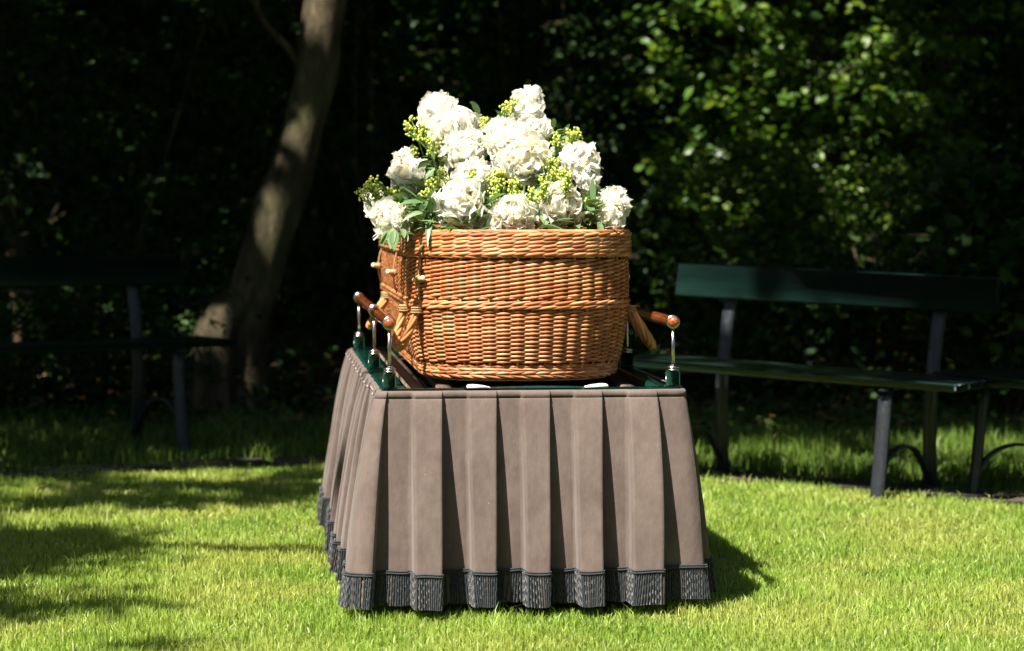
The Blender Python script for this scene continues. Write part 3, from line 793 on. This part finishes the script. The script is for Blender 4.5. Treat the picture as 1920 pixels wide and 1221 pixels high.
# toggles on cords
def toggle(s_c, zt, length=.062, ang=.4, out=.02, swing=0.0):
    a, nn = sample(P0, cu0, np.array([s_c])); a = a[0]; nn = nn[0]; tt = np.array([-nn[1], nn[0]])
    if tt[1] > 0: tt = -tt
    c = np.array([*(a+nn*out), zt])
    d = np.array([tt[0], tt[1], .0])*cos(ang)+np.array([nn[0], nn[1], 0])*sin(ang)+np.array([0, 0, .12]); d /= np.linalg.norm(d)
    m = MB(); add_tube(m, [c-d*length/2, c-d*length/2*.98, c+d*length/2*.97], [.0055, .0065, .0068], 12)
    o = m.build('toggle_peg', M['peg'], coffin)
    e = MB(); tip = c+d*length/2*.97
    add_tube(e, [tip, tip+d*.0010, tip+d*.0022], [.0066, .0064, .0045], 12); e.build('peg_end', M['pegend'], o)
    m = MB()
    top = np.array([*(a+nn*(LO-.002)), .905]); midp = c+d*random.uniform(-.01, .01)
    for w_ in (-.0022, .0022):
        off = np.array([tt[0]*w_, tt[1]*w_, 0])
        add_tube(m, smooth_path([top+off, (top+midp)/2+np.array([*(nn*.003), 0])+off, midp+off*.5], 8), .0024, 6)
    th = np.linspace(0, 2*pi, 13)[:-1]; e1 = np.cross(d, [0, 0, 1]); e1 /= np.linalg.norm(e1); e2 = np.cross(d, e1)
    for k in (-1, 0, 1): add_tube(m, midp+d*k*.004+np.outer(np.cos(th), e1)*.0085+np.outer(np.sin(th), e2)*.0085, .0022, 5, closed=True, caps=False)
    low = np.array([*(a-nn*(hwz(.76)-.006)), .770])
    add_tube(m, smooth_path([midp, (midp+low)/2+np.array([*(nn*.004), 0]), low], 6), .0022, 6)
    m.build('cord', M['twine'], coffin)
toggle(s_at(vl+.02, .24), .836, ang=.15, out=.016)
toggle(s_at(vl, .80), .838, ang=.65, out=.02)
toggle(s_at(vl, 1.60), .838, ang=.75, out=.02)
toggle(s_at(vr, .55), .830, ang=.6, out=.02)
# broad dark leather tie that closes the lid
st = MB(); sA = s_at(vl+.004, .50); a, nn = sample(P0, cu0, np.array([sA])); a = a[0]; nn = nn[0]; tt = np.array([-nn[1], nn[0]])
P = smooth_path([(*(a+nn*(LO+.006)), .945), (*(a+nn*(LO+.004)), .905), (*(a+nn*.008), .86), (*(a+nn*.008), .80), (*(a-nn*.000), .765)], 14)
for w_ in (-.004, 0, .004): add_tube(st, P+np.array([tt[0]*w_, tt[1]*w_, 0]), .0026, 6)
st.build('tie_strap', M['twine'], coffin)

# ------------------------------------------------------------ the bier
bier = loc_frame('bier', label='rectangular bier on the lawn, draped to the ground, with wooden side rails on chrome posts', cat='bier')
fr = MB(); e = .003
add_box(fr, .006, BW-.006, .004, .040, BZ-.03, BZ-.003+.008, b=.007)
add_box(fr, .006, BW-.006, BL-.04, BL-.004, BZ-.03, BZ+.005, b=.007)
for v0 in (.006, BW-.052): add_box(fr, v0, v0+.046, .041, BL-.041, BZ-.03, BZ+.004, b=.007)
fr.build('frame', M['green'], bier)
sl_ = MB()
for v in (.085, .155, .235, .315, .395, .475, .555, .635): add_box(sl_, v, v+.045, .042, BL-.042, BZ-.022, BZ-.004 if v not in (.155, .555) else BZ-.001, b=.004)
sl_.build('slats', M['slat'], bier, smooth=False)
dk = MB(); add_box(dk, .052, BW-.052, .042, BL-.042, BZ-.05, BZ-.034); dk.build('deck', M['green'], bier, smooth=False)
for v in (.215, .513):
    m = MB(); sgn = 1 if v < .3 else -1
    prof = [(0, 0), (.060, 0), (.058, .003), (.040, .007), (.016, .0095), (.003, .0085), (0, .005)]
    V = []
    for y_ in (.008, .012, .030, .034):
        k = .85 if y_ in (.008, .034) else 1
        V += [((v+(x if sgn > 0 else .060-x)), y_, BZ+.0048+z*k) for x, z in prof]
    n = len(prof); F = [(r*n+i, r*n+(i+1) % n, (r+1)*n+(i+1) % n, (r+1)*n+i) for r in range(3) for i in range(n)]
    m.add(V, F); m.f.append(np.array([list(range(n))[::-1]])+0); m.t.append(np.array([.5])); m.f.append(np.array([[3*n+i for i in range(n)]])); m.t.append(np.array([.5]))
    m.build('white_stop', M['white'], bier)
bow = MB(); add_tube(bow, smooth_path([(.270, .046, BZ+.000), (.33, .044, BZ+.002), (.395, .043, BZ+.003), (.46, .044, BZ+.002), (.52, .046, BZ+.000)], 16), .005, 8); bow.build('stop_bar', M['green'], bier)
PL = (.028, .80, 1.78)
RZ = .7315
for v in (.021, BW-.021):
    for l in PL:
        m = MB(); add_box(m, v-.016, v+.016, l-.016, l+.016, BZ+.003, BZ+.046, b=.003)
        add_box(m, v-.020, v+.020, l-.019, l+.019, BZ+.0045, BZ+.0085, b=.0015)
        bx = m.build('post_box', M['green'], bier, smooth=False)
        m = MB(); lathe(m, [(.0165, 0), (.0165, .003), (.012, .0035), (.012, .006), (.0165, .0065), (.0165, .009), (.009, .012), (.006, .015)], (v, l, BZ+.0465)); m.build('collar', M['chrome'], bx)
        m = MB(); add_tube(m, [(v, l, BZ+.047), (v, l, RZ-.013)], .0048, 14)
        m.build('post', M['chrome'], bier)
    m = MB()
    RR = .0145
    ls = [PL[0]-.015]
    prof = [(.0, -.020), (.006, -.0195), (.011, -.016), (.0138, -.010), (.0143, -.004)]
    Mx = Matrix.Translation((v, PL[0], RZ)) @ Matrix.Rotation(R(-90), 4, 'X')
    lathe(m, prof, M=Mx)
    lathe(m, [(.0148, .004), (.0155, .008), (RR, .016), (RR, .3), (RR, PL[1]-PL[0]-.01)], M=Mx)
    lathe(m, [(RR, PL[1]-PL[0]+.01), (RR, PL[2]-PL[0]-.006)], M=Mx)
    lathe(m, [(.0143, PL[2]-PL[0]+.006), (.0138, PL[2]-PL[0]+.014), (.008, PL[2]-PL[0]+.022), (0, PL[2]-PL[0]+.024)], M=Mx)
    rl = m.build('rail', M['rail'], bier)
    for l in PL:
        m = MB(); q = l-PL[0]; lathe(m, [(.0140, q-.0055), (.0172, q-.005), (.0178, q), (.0172, q+.005), (.0140, q+.0055)], M=Mx)
        m.build('rail_ring', M['chrome'], rl)
# legs of the bier under the cloth
for v in (.05, BW-.05):
    for l in (.12, BL-.12):
        m = MB(); add_tube(m, [(v, l, 0), (v, l, BZ-.03)], .016, 10); m.build('leg', M['green'], bier)

# ------------------------------------------------------------ pleated velvet skirt
drape = loc_frame('bier_drape', label='pleated taupe velvet cloth with dark rope fringe hanging round the bier', cat='drape')
# perimeter: front left->right, right side front->back, back right->left, left side back->front
rc = .022
def per_point(s):
    """position and outward normal on the rounded rectangle of the bier top (s array)"""
    Lf = BW-2*rc; Ls = BL-2*rc; q = pi/2*rc
    segs = [Lf, q, Ls, q, Lf, q, Ls, q]; tot = sum(segs); s = np.mod(s, tot)
    P = np.zeros((len(s), 2)); Nn = np.zeros((len(s), 2)); acc = 0
    starts = [((rc, 0), (1, 0), (0, -1)), ((BW-rc, rc), -90), ((BW, rc), (0, 1), (1, 0)), ((BW-rc, BL-rc), 0), ((BW-rc, BL), (-1, 0), (0, 1)), ((rc, BL-rc), 90), ((0, BL-rc), (0, -1), (-1, 0)), ((rc, rc), 180)]
    for L, sg in zip(segs, starts):
        k = (s >= acc) & (s <= acc+L+1e-9); u = s[k]-acc
        if len(sg) == 3:
            P[k] = np.array(sg[0])+u[:, None]*np.array(sg[1]); Nn[k] = sg[2]
        else:
            a = np.radians(sg[1])+u/rc
            P[k] = np.array(sg[0])+rc*np.stack([np.cos(a), np.sin(a)], -1); Nn[k] = np.stack([np.cos(a), np.sin(a)], -1)
        acc += L
    return P, Nn, tot
TOT = per_point(np.array([0.]))[2]
ppm = 753.
# raised panels [start, end] along the perimeter
raised = [((775-715)/ppm, (829-715)/ppm), ((877-715)/ppm, (932-715)/ppm), ((979-715)/ppm, (1033-715)/ppm), ((1079-715)/ppm, (1133-715)/ppm), ((1181-715)/ppm, (1236-715)/ppm)]
raised = [(a-rc, b_-rc) for a, b_ in raised]
q4 = pi/2*rc; s_r = BW-2*rc+q4/2                      # right corner
s_r0 = BW-2*rc+q4; Ls_ = BL-2*rc
npl = 13; per_ = Ls_/npl
for k in range(npl):
    a0 = s_r0+per_*(k+.42)+random.uniform(-.006, .006); raised.append((a0, a0+.068))
s_b0 = s_r0+Ls_+q4; nb = 5
for k in range(nb): a0 = s_b0+(BW-2*rc)/nb*(k+.3); raised.append((a0, a0+.07))
s_l0 = s_b0+BW-2*rc+q4
for k in range(npl):
    a0 = s_l0+per_*(k+.16)+random.uniform(-.006, .006); raised.append((a0, a0+.068+random.uniform(-.006, .006)))
raised[-1] = (TOT-q4*1.05, TOT-q4*.12)
raised[-2] = (TOT-q4-.112, TOT-q4-.052)                    # the last one wraps the left front corner
raised.sort()
sv, kv, edge_id, fold = [], [], [], []
Rn = len(raised)
for i in range(Rn):
    a, b_ = raised[i]; nxt = raised[(i+1) % Rn][0]+(TOT if i == Rn-1 else 0)
    # points: left edge step up, panel, right edge step down (undercut), recess
    ms = .2 if i == Rn-1 else 1.
    for (s_, k_, f_) in ((a-.004, .0, 0), (a-.002, .25, 0), (a, .75, 0), (a+.003, 1., 0)): sv.append(s_); kv.append(k_); edge_id.append(i); fold.append(f_)
    for f in (.12, .3, .5, .7, .88): sv.append(a+(b_-a)*f); kv.append(1.+.0*f); edge_id.append(i); fold.append(f)
    for (s_, k_) in ((b_-.003*ms, 1.), (b_-.001*ms, .93), (b_-.001*ms, .6), (b_-.002*ms, .3), (b_-.001*ms, .04), (b_+.004*ms, 0)): sv.append(s_); kv.append(k_); edge_id.append(i); fold.append(1)
    m_ = 9
    for f in np.linspace(0, 1, m_+2)[1:-1]: sv.append(b_+.004+(nxt-.008-b_)*f); kv.append(0.); edge_id.append(i); fold.append(1-f)
sv = np.array(sv); kv = np.array(kv); edge_id = np.array(edge_id); fold = np.array(fold)
rnd = rng.normal(0, 1, (Rn+1, 4)); dmul = 1+.2*rng.uniform(-1, 1, Rn+1)
dmul[:Rn] *= np.array([1.42 if (b_ < BW-rc or b_ > TOT-q4) else .95 for a, b_ in raised]); dmul[Rn-1] = 1.0
ZB = .036
def skirt_pos(t, extra=0., sv_=None):
    z = BZ+.001-(BZ+.001-ZB)*t
    s_ = sv+(-fold*.014*t*1.0+.0035*t*rnd[edge_id, 0]*fold+.004*np.sin(3.1*t+rnd[edge_id, 1])*t)*np.where(edge_id == Rn-1, np.where(kv > 0, .0, 1-fold), 1.)
    P, Nn, _ = per_point(s_)
    Pn, _, _ = per_point(np.mod(s_, TOT))
    # normals fan out softly near the corners
    front = (P[:, 1] < .03)
    flare = .040*t**.62+.004+.0016*np.sin(7*t+sv*23+rnd[edge_id, 3])*t
    d = (.0022+.056*t**.66)*dmul[edge_id]
    off = flare+kv*d+extra
    # soft billow in the recess panels
    off = off+.003*t*np.sin(pi*fold)*(kv == 0)+.0016*np.sin(9*t+rnd[edge_id, 2]*3+fold*4)*t
    Q = P+Nn*off[:, None]
    # near corners the cloth swings round
    cx = (P[:, 0]-BW/2)/(BW/2); cy = (P[:, 1]-BL/2)/(BL/2)
    fx = Nn[:, 1]**2*np.sign(cx)*np.clip((np.abs(cx)-.62)/.38, 0, 1)**1.6
    fy = Nn[:, 0]**2*np.sign(cy)*np.clip((np.abs(cy)-.85)/.15, 0, 1)**1.6
    Q[:, 0] += fx*(np.where(cx > 0, .072, .040)*t**.62); Q[:, 1] += fy*.030*t**.62
    hem = .0016*np.sin(edge_id*2.1)*t+.0012*np.sin(fold*5+edge_id)*t
    return np.stack([Q[:, 0], Q[:, 1], z+hem], -1)
n = len(sv)
ts = [0, .006, .012, .030, .0335, .037, .045, .06, .085, .12, .16, .21, .27, .33, .40, .47, .54, .61, .68, .75, .82, .88, .93, .965, 1.0]
lev = []
for t_ in ts:
    ex = .0035 if .003 < t_ < .032 else (-.0015 if .033 <= t_ < .036 else .0008)
    lev.append(skirt_pos(t_, ex))
lev.insert(0, lev[0]*np.array([1, 1, 1])+0)
lev[0][:, 2] = BZ-.0005; cxy = np.array([BW/2, BL/2]); 
lev[0][:, :2] = lev[0][:, :2]+(cxy-lev[0][:, :2])*np.array([.018, .008])
V = np.concatenate(lev); k = len(lev); i = np.arange(k-1)[:, None]; j = np.arange(n)[None]; j2 = (j+1) % n
m = MB(); m.add(V, np.stack([i*n+j, (i+1)*n+j, (i+1)*n+j2, i*n+j2], -1).reshape(-1, 4))
cloth = m.build('cloth', M['velvet'], drape)
# piping of small turned tabs on the top hem
# fringe: gimp braid and hanging cords
tF = 1-.083/(BZ-ZB)
rows = [skirt_pos(x, .0048) for x in np.linspace(tF, 1.006, 9)]
def along(row):
    d = np.linalg.norm(np.diff(np.vstack([row, row[:1]]), axis=0), axis=1); return np.concatenate([[0], np.cumsum(d)])
cF = along(rows[4]); nst = int(cF[-1]/.0060)
# every strand hangs straight from the braid: interpolate each level at the same fraction of the panel
ui = np.concatenate([cF[:-1], [cF[-1]]])
fm = MB(); uu = np.arange(nst)*(cF[-1]/nst)
lvl = []
for r_ in rows:
    rr_ = np.vstack([r_, r_[:1]]); lvl.append(np.stack([np.interp(uu, ui, rr_[:, c_]) for c_ in range(3)], -1))
lvl = np.array(lvl)                                   # (9, nst, 3)
lvl[:, :, :2] += rng.normal(0, .0002, (9, nst, 2))
sway = vnoise(uu*9, uu*0+2, 1.3, 71)-.5
dirv = np.roll(lvl[4], -1, 0)-np.roll(lvl[4], 1, 0); dirv[:, 2] = 0; dirv /= np.linalg.norm(dirv, axis=1)[:, None]+1e-9
bunch = np.sin(uu*46+3*np.sin(uu*11))                 # cords draw together in tufts and part
for r_ in range(9):
    f = r_/8; lvl[r_] += dirv*((sway*.012+bunch*.0050)*f**1.3)[:, None]
S2 = 27; sides = 5
f = np.linspace(0, 8, S2); i0 = np.minimum(f.astype(int), 7); ff = (f-i0)[:, None, None]
CP = lvl[i0]*(1-ff)+lvl[i0+1]*ff
skip = rng.random(nst) < .03
out = np.stack([dirv[:, 1], -dirv[:, 0], dirv[:, 2]*0], -1)
an = np.arange(sides)*2*pi/sides
ph = (np.arange(S2)*.95)[:, None, None]+rng.random(nst)[None, :, None]*6
ra = .0023*(1+.36*np.cos(an[None, None]*2+ph*1.0))
Vf = CP[:, :, None]+ra[..., None]*(np.cos(an)[None, None, :, None]*dirv[None, :, None]+np.sin(an)[None, None, :, None]*out[None, :, None])
Vf = Vf[:, ~skip]; ns = Vf.shape[1]
idx = np.arange(S2*ns*sides).reshape(S2, ns, sides)
F = np.stack([idx[:-1], np.roll(idx, -1, 2)[:-1], np.roll(idx, -1, 2)[1:], idx[1:]], -1)
tint = np.broadcast_to(rng.random(ns)[None, :, None]*.9, (S2-1, ns, sides))
fm.add(Vf.reshape(-1, 3), F.reshape(-1, 4), tint.reshape(-1))
fo = fm.build('fringe', M['fringe'], drape)
br = MB()
for dz in (.0, .005):
    row = skirt_pos(tF+.002+dz/.52, .0062+.001*(dz > 0)); V_, F_ = tube_vf(row, .0022, 6, closed=True); br.add(V_, F_, .5)
br.build('braid', M['fringe'], fo)

# ------------------------------------------------------------ flowers
arr = empty('flower_arrangement', tuple(O+U*.6+Vv*CC+np.array([0, 0, .957])), TH, label='white peony arrangement with yellow-green sprays on top of the wicker coffin', cat='flowers')
AO = np.array(arr.location)
def to_arr(P):
    P = np.asarray(P, float)-AO
    return np.stack([P @ Vv, P @ U, P[..., 2]], -1)
def petal_vf(base, tip_dir, up_dir, L, wd, cup, ruf, seed):
    """petal grid: base point, direction of growth, the axis it cups towards"""
    nu, nv = 5, 6
    r = np.random.default_rng(seed)
    T = tip_dir/np.linalg.norm(tip_dir); Sx = np.cross(T, up_dir); Sx /= np.linalg.norm(Sx)+1e-9; Nn = np.cross(Sx, T)
    u = np.linspace(-1, 1, nu)[None, :]; v = np.linspace(0, 1, nv)[:, None]
    wv = wd*(.28+.9*np.sin(np.clip(v*1.05, 0, 1)*pi*.62)); x = u*wv*.5*(1-.12*(v**3))
    notch = 1-.34*np.abs(u)**2.5*v**2+.07*ruf*r.normal(0, 1, (1, nu))*v**2
    y = L*v*notch
    z = cup*L*(v**1.7)*.55+.30*wd*(u**2)*(v+.2)*np.sign(cup if cup != 0 else 1)
    ph = r.random(3)*6
    z = z+ruf*L*.13*v**2*np.sin(u*4.5+ph[0])+ruf*L*.06*v**3*np.sin(u*9+ph[1])
    x = x+ruf*wd*.10*v**2*np.sin(v*5+u*3+ph[2])
    x, y, z = np.broadcast_arrays(x, y, z)
    V = base+x[..., None]*Sx+y[..., None]*T+z[..., None]*Nn
    i = np.arange(nv-1)[:, None]; j = np.arange(nu-1)[None]
    return V.reshape(-1, 3), np.stack([i*nu+j, i*nu+j+1, (i+1)*nu+j+1, (i+1)*nu+j], -1).reshape(-1, 4)
def peony(px, py, rpx, d, ax, seed, open_=1., cream=.1):
    c = W(px, py, d); Rr = rpx*1.11/4600*d; ax = np.array(ax, float); ax /= np.linalg.norm(ax)
    r = np.random.default_rng(seed); m = MB()
    a0 = np.cross(ax, [0.3, .2, .9]); a0 /= np.linalg.norm(a0); a1 = np.cross(ax, a0)
    core = c-ax*Rr*.35
    # guard petals
    for k in range(9):
        a = k*2*pi/9+r.uniform(-.2, .2); rd = cos(a)*a0+sin(a)*a1
        el = r.uniform(-.15, .45)*open_
        T = rd*cos(el)+ax*sin(el)
        V, F = petal_vf(core-ax*Rr*.12, T, ax, Rr*r.uniform(.85, 1.1), Rr*r.uniform(.75, .95), r.uniform(.25, .7), .6, int(seed*97+k))
        m.add(V, F, r.uniform(.2, .8))
    # ruffled inner ball
    n = 128
    for k in range(n):
        f = (k+.5)/n; cosz = 1-1.22*f; a = k*2.39996+r.uniform(-.25, .25)
        sn = math.sqrt(max(0, 1-cosz*cosz)); rd = cos(a)*a0+sin(a)*a1
        T = ax*cosz+rd*sn; T = T+r.normal(0, .13, 3); T /= np.linalg.norm(T)
        lump = 1+.12*math.sin(a*3+seed)+.07*math.sin(a*7+f*9)
        tg = ax-T*(ax @ T); tg /= np.linalg.norm(tg)+1e-6
        if f > .62: tg = tg*r.choice([-1, 1], p=[.45, .55])
        if f < .06: tg = rd
        tg = tg+r.normal(0, .34, 3); mixr = r.uniform(.08, .62)
        L = Rr*r.uniform(.42, .62); Rb = Rr*r.uniform(.50, .66)*lump
        tn = r.uniform(.0, .78) if r.random() > cream else r.uniform(.8, 1.0)
        V, F = petal_vf(core+ax*Rr*.28+T*Rb-tg*L*.35, T*mixr+tg*(1-mixr*.5), T+r.normal(0, .15, 3), L, Rr*r.uniform(.5, .8), r.uniform(-.6, .12), .85, int(seed*977+k))
        m.add(V, F, tn)
    o_ = to_arr(c)
    m.v = [to_arr(v) for v in m.v]
    o = m.build('peony_bloom', M['petal'], arr, loc=o_)
    return o
blooms = [ # px, py, radius px, depth, facing, cream
 (822, 214, 42, 6.72, (-.3, -.5, .8), .03), (864, 238, 40, 6.68, (.3, -.6, .7), .03), (838, 250, 40, 6.64, (-.1, -.9, .4), .02), (873, 284, 42, 6.56, (.0, -.9, .35), .08),
 (993, 190, 30, 6.74, (.1, -.4, 1), .03), (985, 222, 37, 6.70, (.0, -.8, .5), .06), (1006, 248, 30, 6.66, (.4, -.6, .4), .05),
 (950, 266, 46, 6.54, (-.2, -.8, .6), .04), (985, 298, 48, 6.48, (.1, -.95, .05), .22), (962, 290, 36, 6.50, (0, -.9, .2), .05),
 (765, 330, 38, 6.50, (-.5, -.8, .4), .06), (890, 334, 38, 6.46, (-.1, -.8, .5), .04), (864, 386, 50, 6.36, (-.05, -.95, .15), .20),
 (1086, 303, 38, 6.52, (.5, -.7, .4), .08), (1100, 338, 27, 6.50, (.7, -.6, -.1), .10), (1050, 384, 45, 6.38, (.0, -.95, .1), .40),
 (1150, 385, 33, 6.46, (.3, -.5, .8), .05), (1142, 410, 33, 6.42, (.1, -.8, .2), .25), (962, 404, 42, 6.33, (.0, -.9, .45), .12),
 (732, 414, 40, 6.38, (-.3, -.8, .35), .10), (703, 378, 24, 6.62, (-.7, -.5, .4), .05), (1108, 366, 22, 6.60, (.4, -.8, .2), .05), (1048, 284, 18, 6.62, (0, -.8, .5), .05),
 (760, 300, 24, 6.62, (-.1, -.6, .8), .03), (905, 330, 30, 6.8, (0, 0, 1), .03), (1010, 330, 34, 6.95, (.2, .3, .8), .03), (860, 330, 34, 7.0, (-.3, .4, .8), .03)]
for k, (px, py, r_, d, ax, cm) in enumerate(blooms): peony(px, py, r_, d, ax, k+3, cream=cm)

# stems down into the arrangement
sm = MB(); root = O+U*.62+Vv*CC+np.array([0, 0, .965])
for (px, py, r_, d, ax, cm) in blooms:
    c = W(px, py, d); ax = np.array(ax)/np.linalg.norm(ax)
    e = root+(c-root)*np.array([.55, .55, 0]); 
    add_tube(sm, smooth_path([e, (e+c)/2-ax*.03, c-ax*.03], 8), .0035, 6, tint=rng.random())
sm.v = [to_arr(v) for v in sm.v]; sm.build('stems', M['spray_stem'], arr)
# foliage
def lance(m, base, d, L, wd, droop, tint):
    nu = 7; T = np.array(d, float); T /= np.linalg.norm(T)
    Sx = np.cross(T, [0, 0, 1.]); Sx /= np.linalg.norm(Sx)+1e-9; Sx = Sx+rng.normal(0, .35, 3); Sx -= T*(Sx @ T); Sx /= np.linalg.norm(Sx); Nn = np.cross(Sx, T)
    t = np.linspace(0, 1, nu)[:, None]
    mid_ = base+T*L*t+np.array([0, 0, -1.])*droop*L*t**2
    wv = wd*.5*np.sin(pi*t**.8)**.8+.0006
    V = np.stack([mid_-Sx*wv+Nn*wv*.35, mid_, mid_+Sx*wv+Nn*wv*.35], 1).reshape(-1, 3)
    i = np.arange(nu-1)[:, None]; j = np.arange(2)[None]
    m.add(V, np.stack([i*3+j, i*3+j+1, (i+1)*3+j+1, (i+1)*3+j], -1).reshape(-1, 4), tint)
lf = MB()
spots = [(790, 395, 6.40, 60), (800, 350, 6.50, 50), (830, 310, 6.60, 30), (920, 385, 6.42, 36), (1010, 350, 6.5, 40), (1000, 400, 6.42, 34), (1105, 400, 6.44, 40), (1060, 420, 6.40, 26),
         (905, 425, 6.36, 26), (745, 375, 6.5, 34), (930, 240, 6.72, 14), (1040, 260, 6.66, 20), (1030, 310, 6.6, 24), (1115, 420, 6.42, 20), (830, 425, 6.38, 24), (770, 425, 6.42, 24),
         (880, 300, 6.8, 60), (1000, 330, 6.85, 70), (850, 380, 6.9, 80), (1000, 400, 7.0, 80), (920, 410, 6.6, 80), (780, 405, 6.7, 60), (1100, 405, 6.7, 60)]
for (px, py, d, n) in spots:
    for _ in range(n):
        b0 = W(px+random.gauss(0, 16), py+random.gauss(0, 13), d+random.gauss(0, .03))
        dr = np.array([random.gauss((px-950)/260, .6), random.gauss(-.45, .5), random.gauss(.35, .5)])
        lance(lf, b0, dr, random.uniform(.035, .075), random.uniform(.010, .022), random.uniform(0, .5), rng.random())
# larger leaves set by hand (px, py, depth, direction, length, width)
for (px, py, d, dr, L, wd) in ((765, 385, 6.36, (.9, -.3, .15), .055, .020), (800, 372, 6.38, (.1, -.3, -1), .05, .018), (785, 318, 6.44, (.7, -.4, .35), .05, .020), (880, 372, 6.34, (.4, -.5, -.9), .05, .022), (922, 378, 6.33, (.9, -.4, .5), .045, .026),
      (1010, 425, 6.32, (1, -.3, -.05), .075, .022), (1035, 418, 6.32, (.9, -.4, .1), .06, .018), (1012, 345, 6.44, (.3, -.4, -.9), .055, .026), (1030, 330, 6.46, (-.3, -.3, -1), .06, .028),
      (900, 215, 6.66, (-.5, -.2, .8), .05, .016), (905, 262, 6.58, (.25, -.3, -.9), .045, .02), (1100, 380, 6.38, (.7, -.4, .2), .05, .024), (738, 428, 6.29, (-.2, -.3, -1), .05, .024), (728, 430, 6.30, (-.5, -.2, -.8), .04, .022),
      (757, 432, 6.31, (.2, -.5, -.5), .035, .014), (790, 410, 6.34, (-.1, -.4, .9), .05, .02), (808, 398, 6.33, (.1, -.4, 1), .05, .018), (900, 432, 6.30, (.8, -.6, .2), .04, .014), (860, 430, 6.30, (-.8, -.5, .3), .04, .014)):
    for _ in range(2): lance(lf, W(px, py, d)+rng.normal(0, .003, 3), np.array(dr)+rng.normal(0, .12, 3), L, wd, .15, rng.random()*.7+.3)
lf.v = [to_arr(v) for v in lf.v]; lf.build('foliage', M['peony_leaf'], arr)
# sprays of small yellow-green buds
ico = None
def bud(m, c, r):
    la = np.linspace(-pi/2, pi/2, 4); lo_ = np.arange(6)*pi/3
    V = [c+r*np.array([cos(a)*cos(b_), cos(a)*sin(b_), sin(a)*1.15]) for a in la for b_ in lo_]
    i = np.arange(3)[:, None]; j = np.arange(6)[None]; j2 = (j+1) % 6
    m.add(np.array(V), np.stack([i*6+j, i*6+j2, (i+1)*6+j2, (i+1)*6+j], -1).reshape(-1, 4))
sprays = [ # px, py, depth, lean x, height m, heads
 (800, 262, 6.56, -.25, .05, 22), (786, 250, 6.58, -.5, .05, 14), (815, 285, 6.55, -.2, .05, 14), (712, 362, 6.52, -.4, .05, 26), (700, 372, 6.5, -.8, .03, 10), (738, 378, 6.46, -.1, .045, 20),
 (828, 345, 6.44, .0, .05, 30), (812, 365, 6.40, -.2, .045, 22), (916, 250, 6.64, -.2, .05, 12), (946, 232, 6.66, .15, .075, 24), (958, 205, 6.64, .1, .05, 12), (940, 350, 6.38, -.1, .05, 34),
 (925, 362, 6.36, .1, .04, 22), (955, 362, 6.37, .3, .04, 22), (1072, 272, 6.56, .15, .055, 26), (1045, 272, 6.58, -.1, .03, 12), (1040, 325, 6.42, -.1, .06, 30), (1052, 345, 6.40, .2, .05, 20), (1030, 366, 6.34, -.3, .045, 18), (1060, 350, 6.33, .1, .045, 14),
 (995, 375, 6.38, .1, .035, 10), (880, 340, 6.42, .2, .03, 8), (1105, 395, 6.42, .3, .03, 8), (780, 300, 6.60, -.1, .04, 12)]
for k, (px, py, d, ln, h_, nh) in enumerate(sprays):
    bm = MB(); stm = MB(); base = W(px, py+18, d); tops = W(px, py-8, d)+np.array([ln*.02, 0, 0])
    rt = base+np.array([-ln*.03, .06, -.05])
    for _ in range(nh):
        a = random.uniform(0, 2*pi); rr_ = abs(random.gauss(0, .55))
        p = tops+np.array([cos(a)*rr_*h_*.45+ln*h_*.5, sin(a)*rr_*h_*.45, random.uniform(-.4, .55)*h_])
        add_tube(stm, smooth_path([base, (base+p)/2+rng.normal(0, .003, 3), p], 6), [.0016, .0013, .0012, .001, .0009, .0008], 5)
        for q in range(4): bud(bm, p+rng.normal(0, .0046, 3), random.uniform(.0024, .0042))
    add_tube(stm, smooth_path([rt, base], 4), .002, 5)
    bm.v = [to_arr(v) for v in bm.v]; stm.v = [to_arr(v) for v in stm.v]
    so_ = stm.build('spray', M['spray_stem'], arr)
    bm.build('buds', M['spray'], so_)
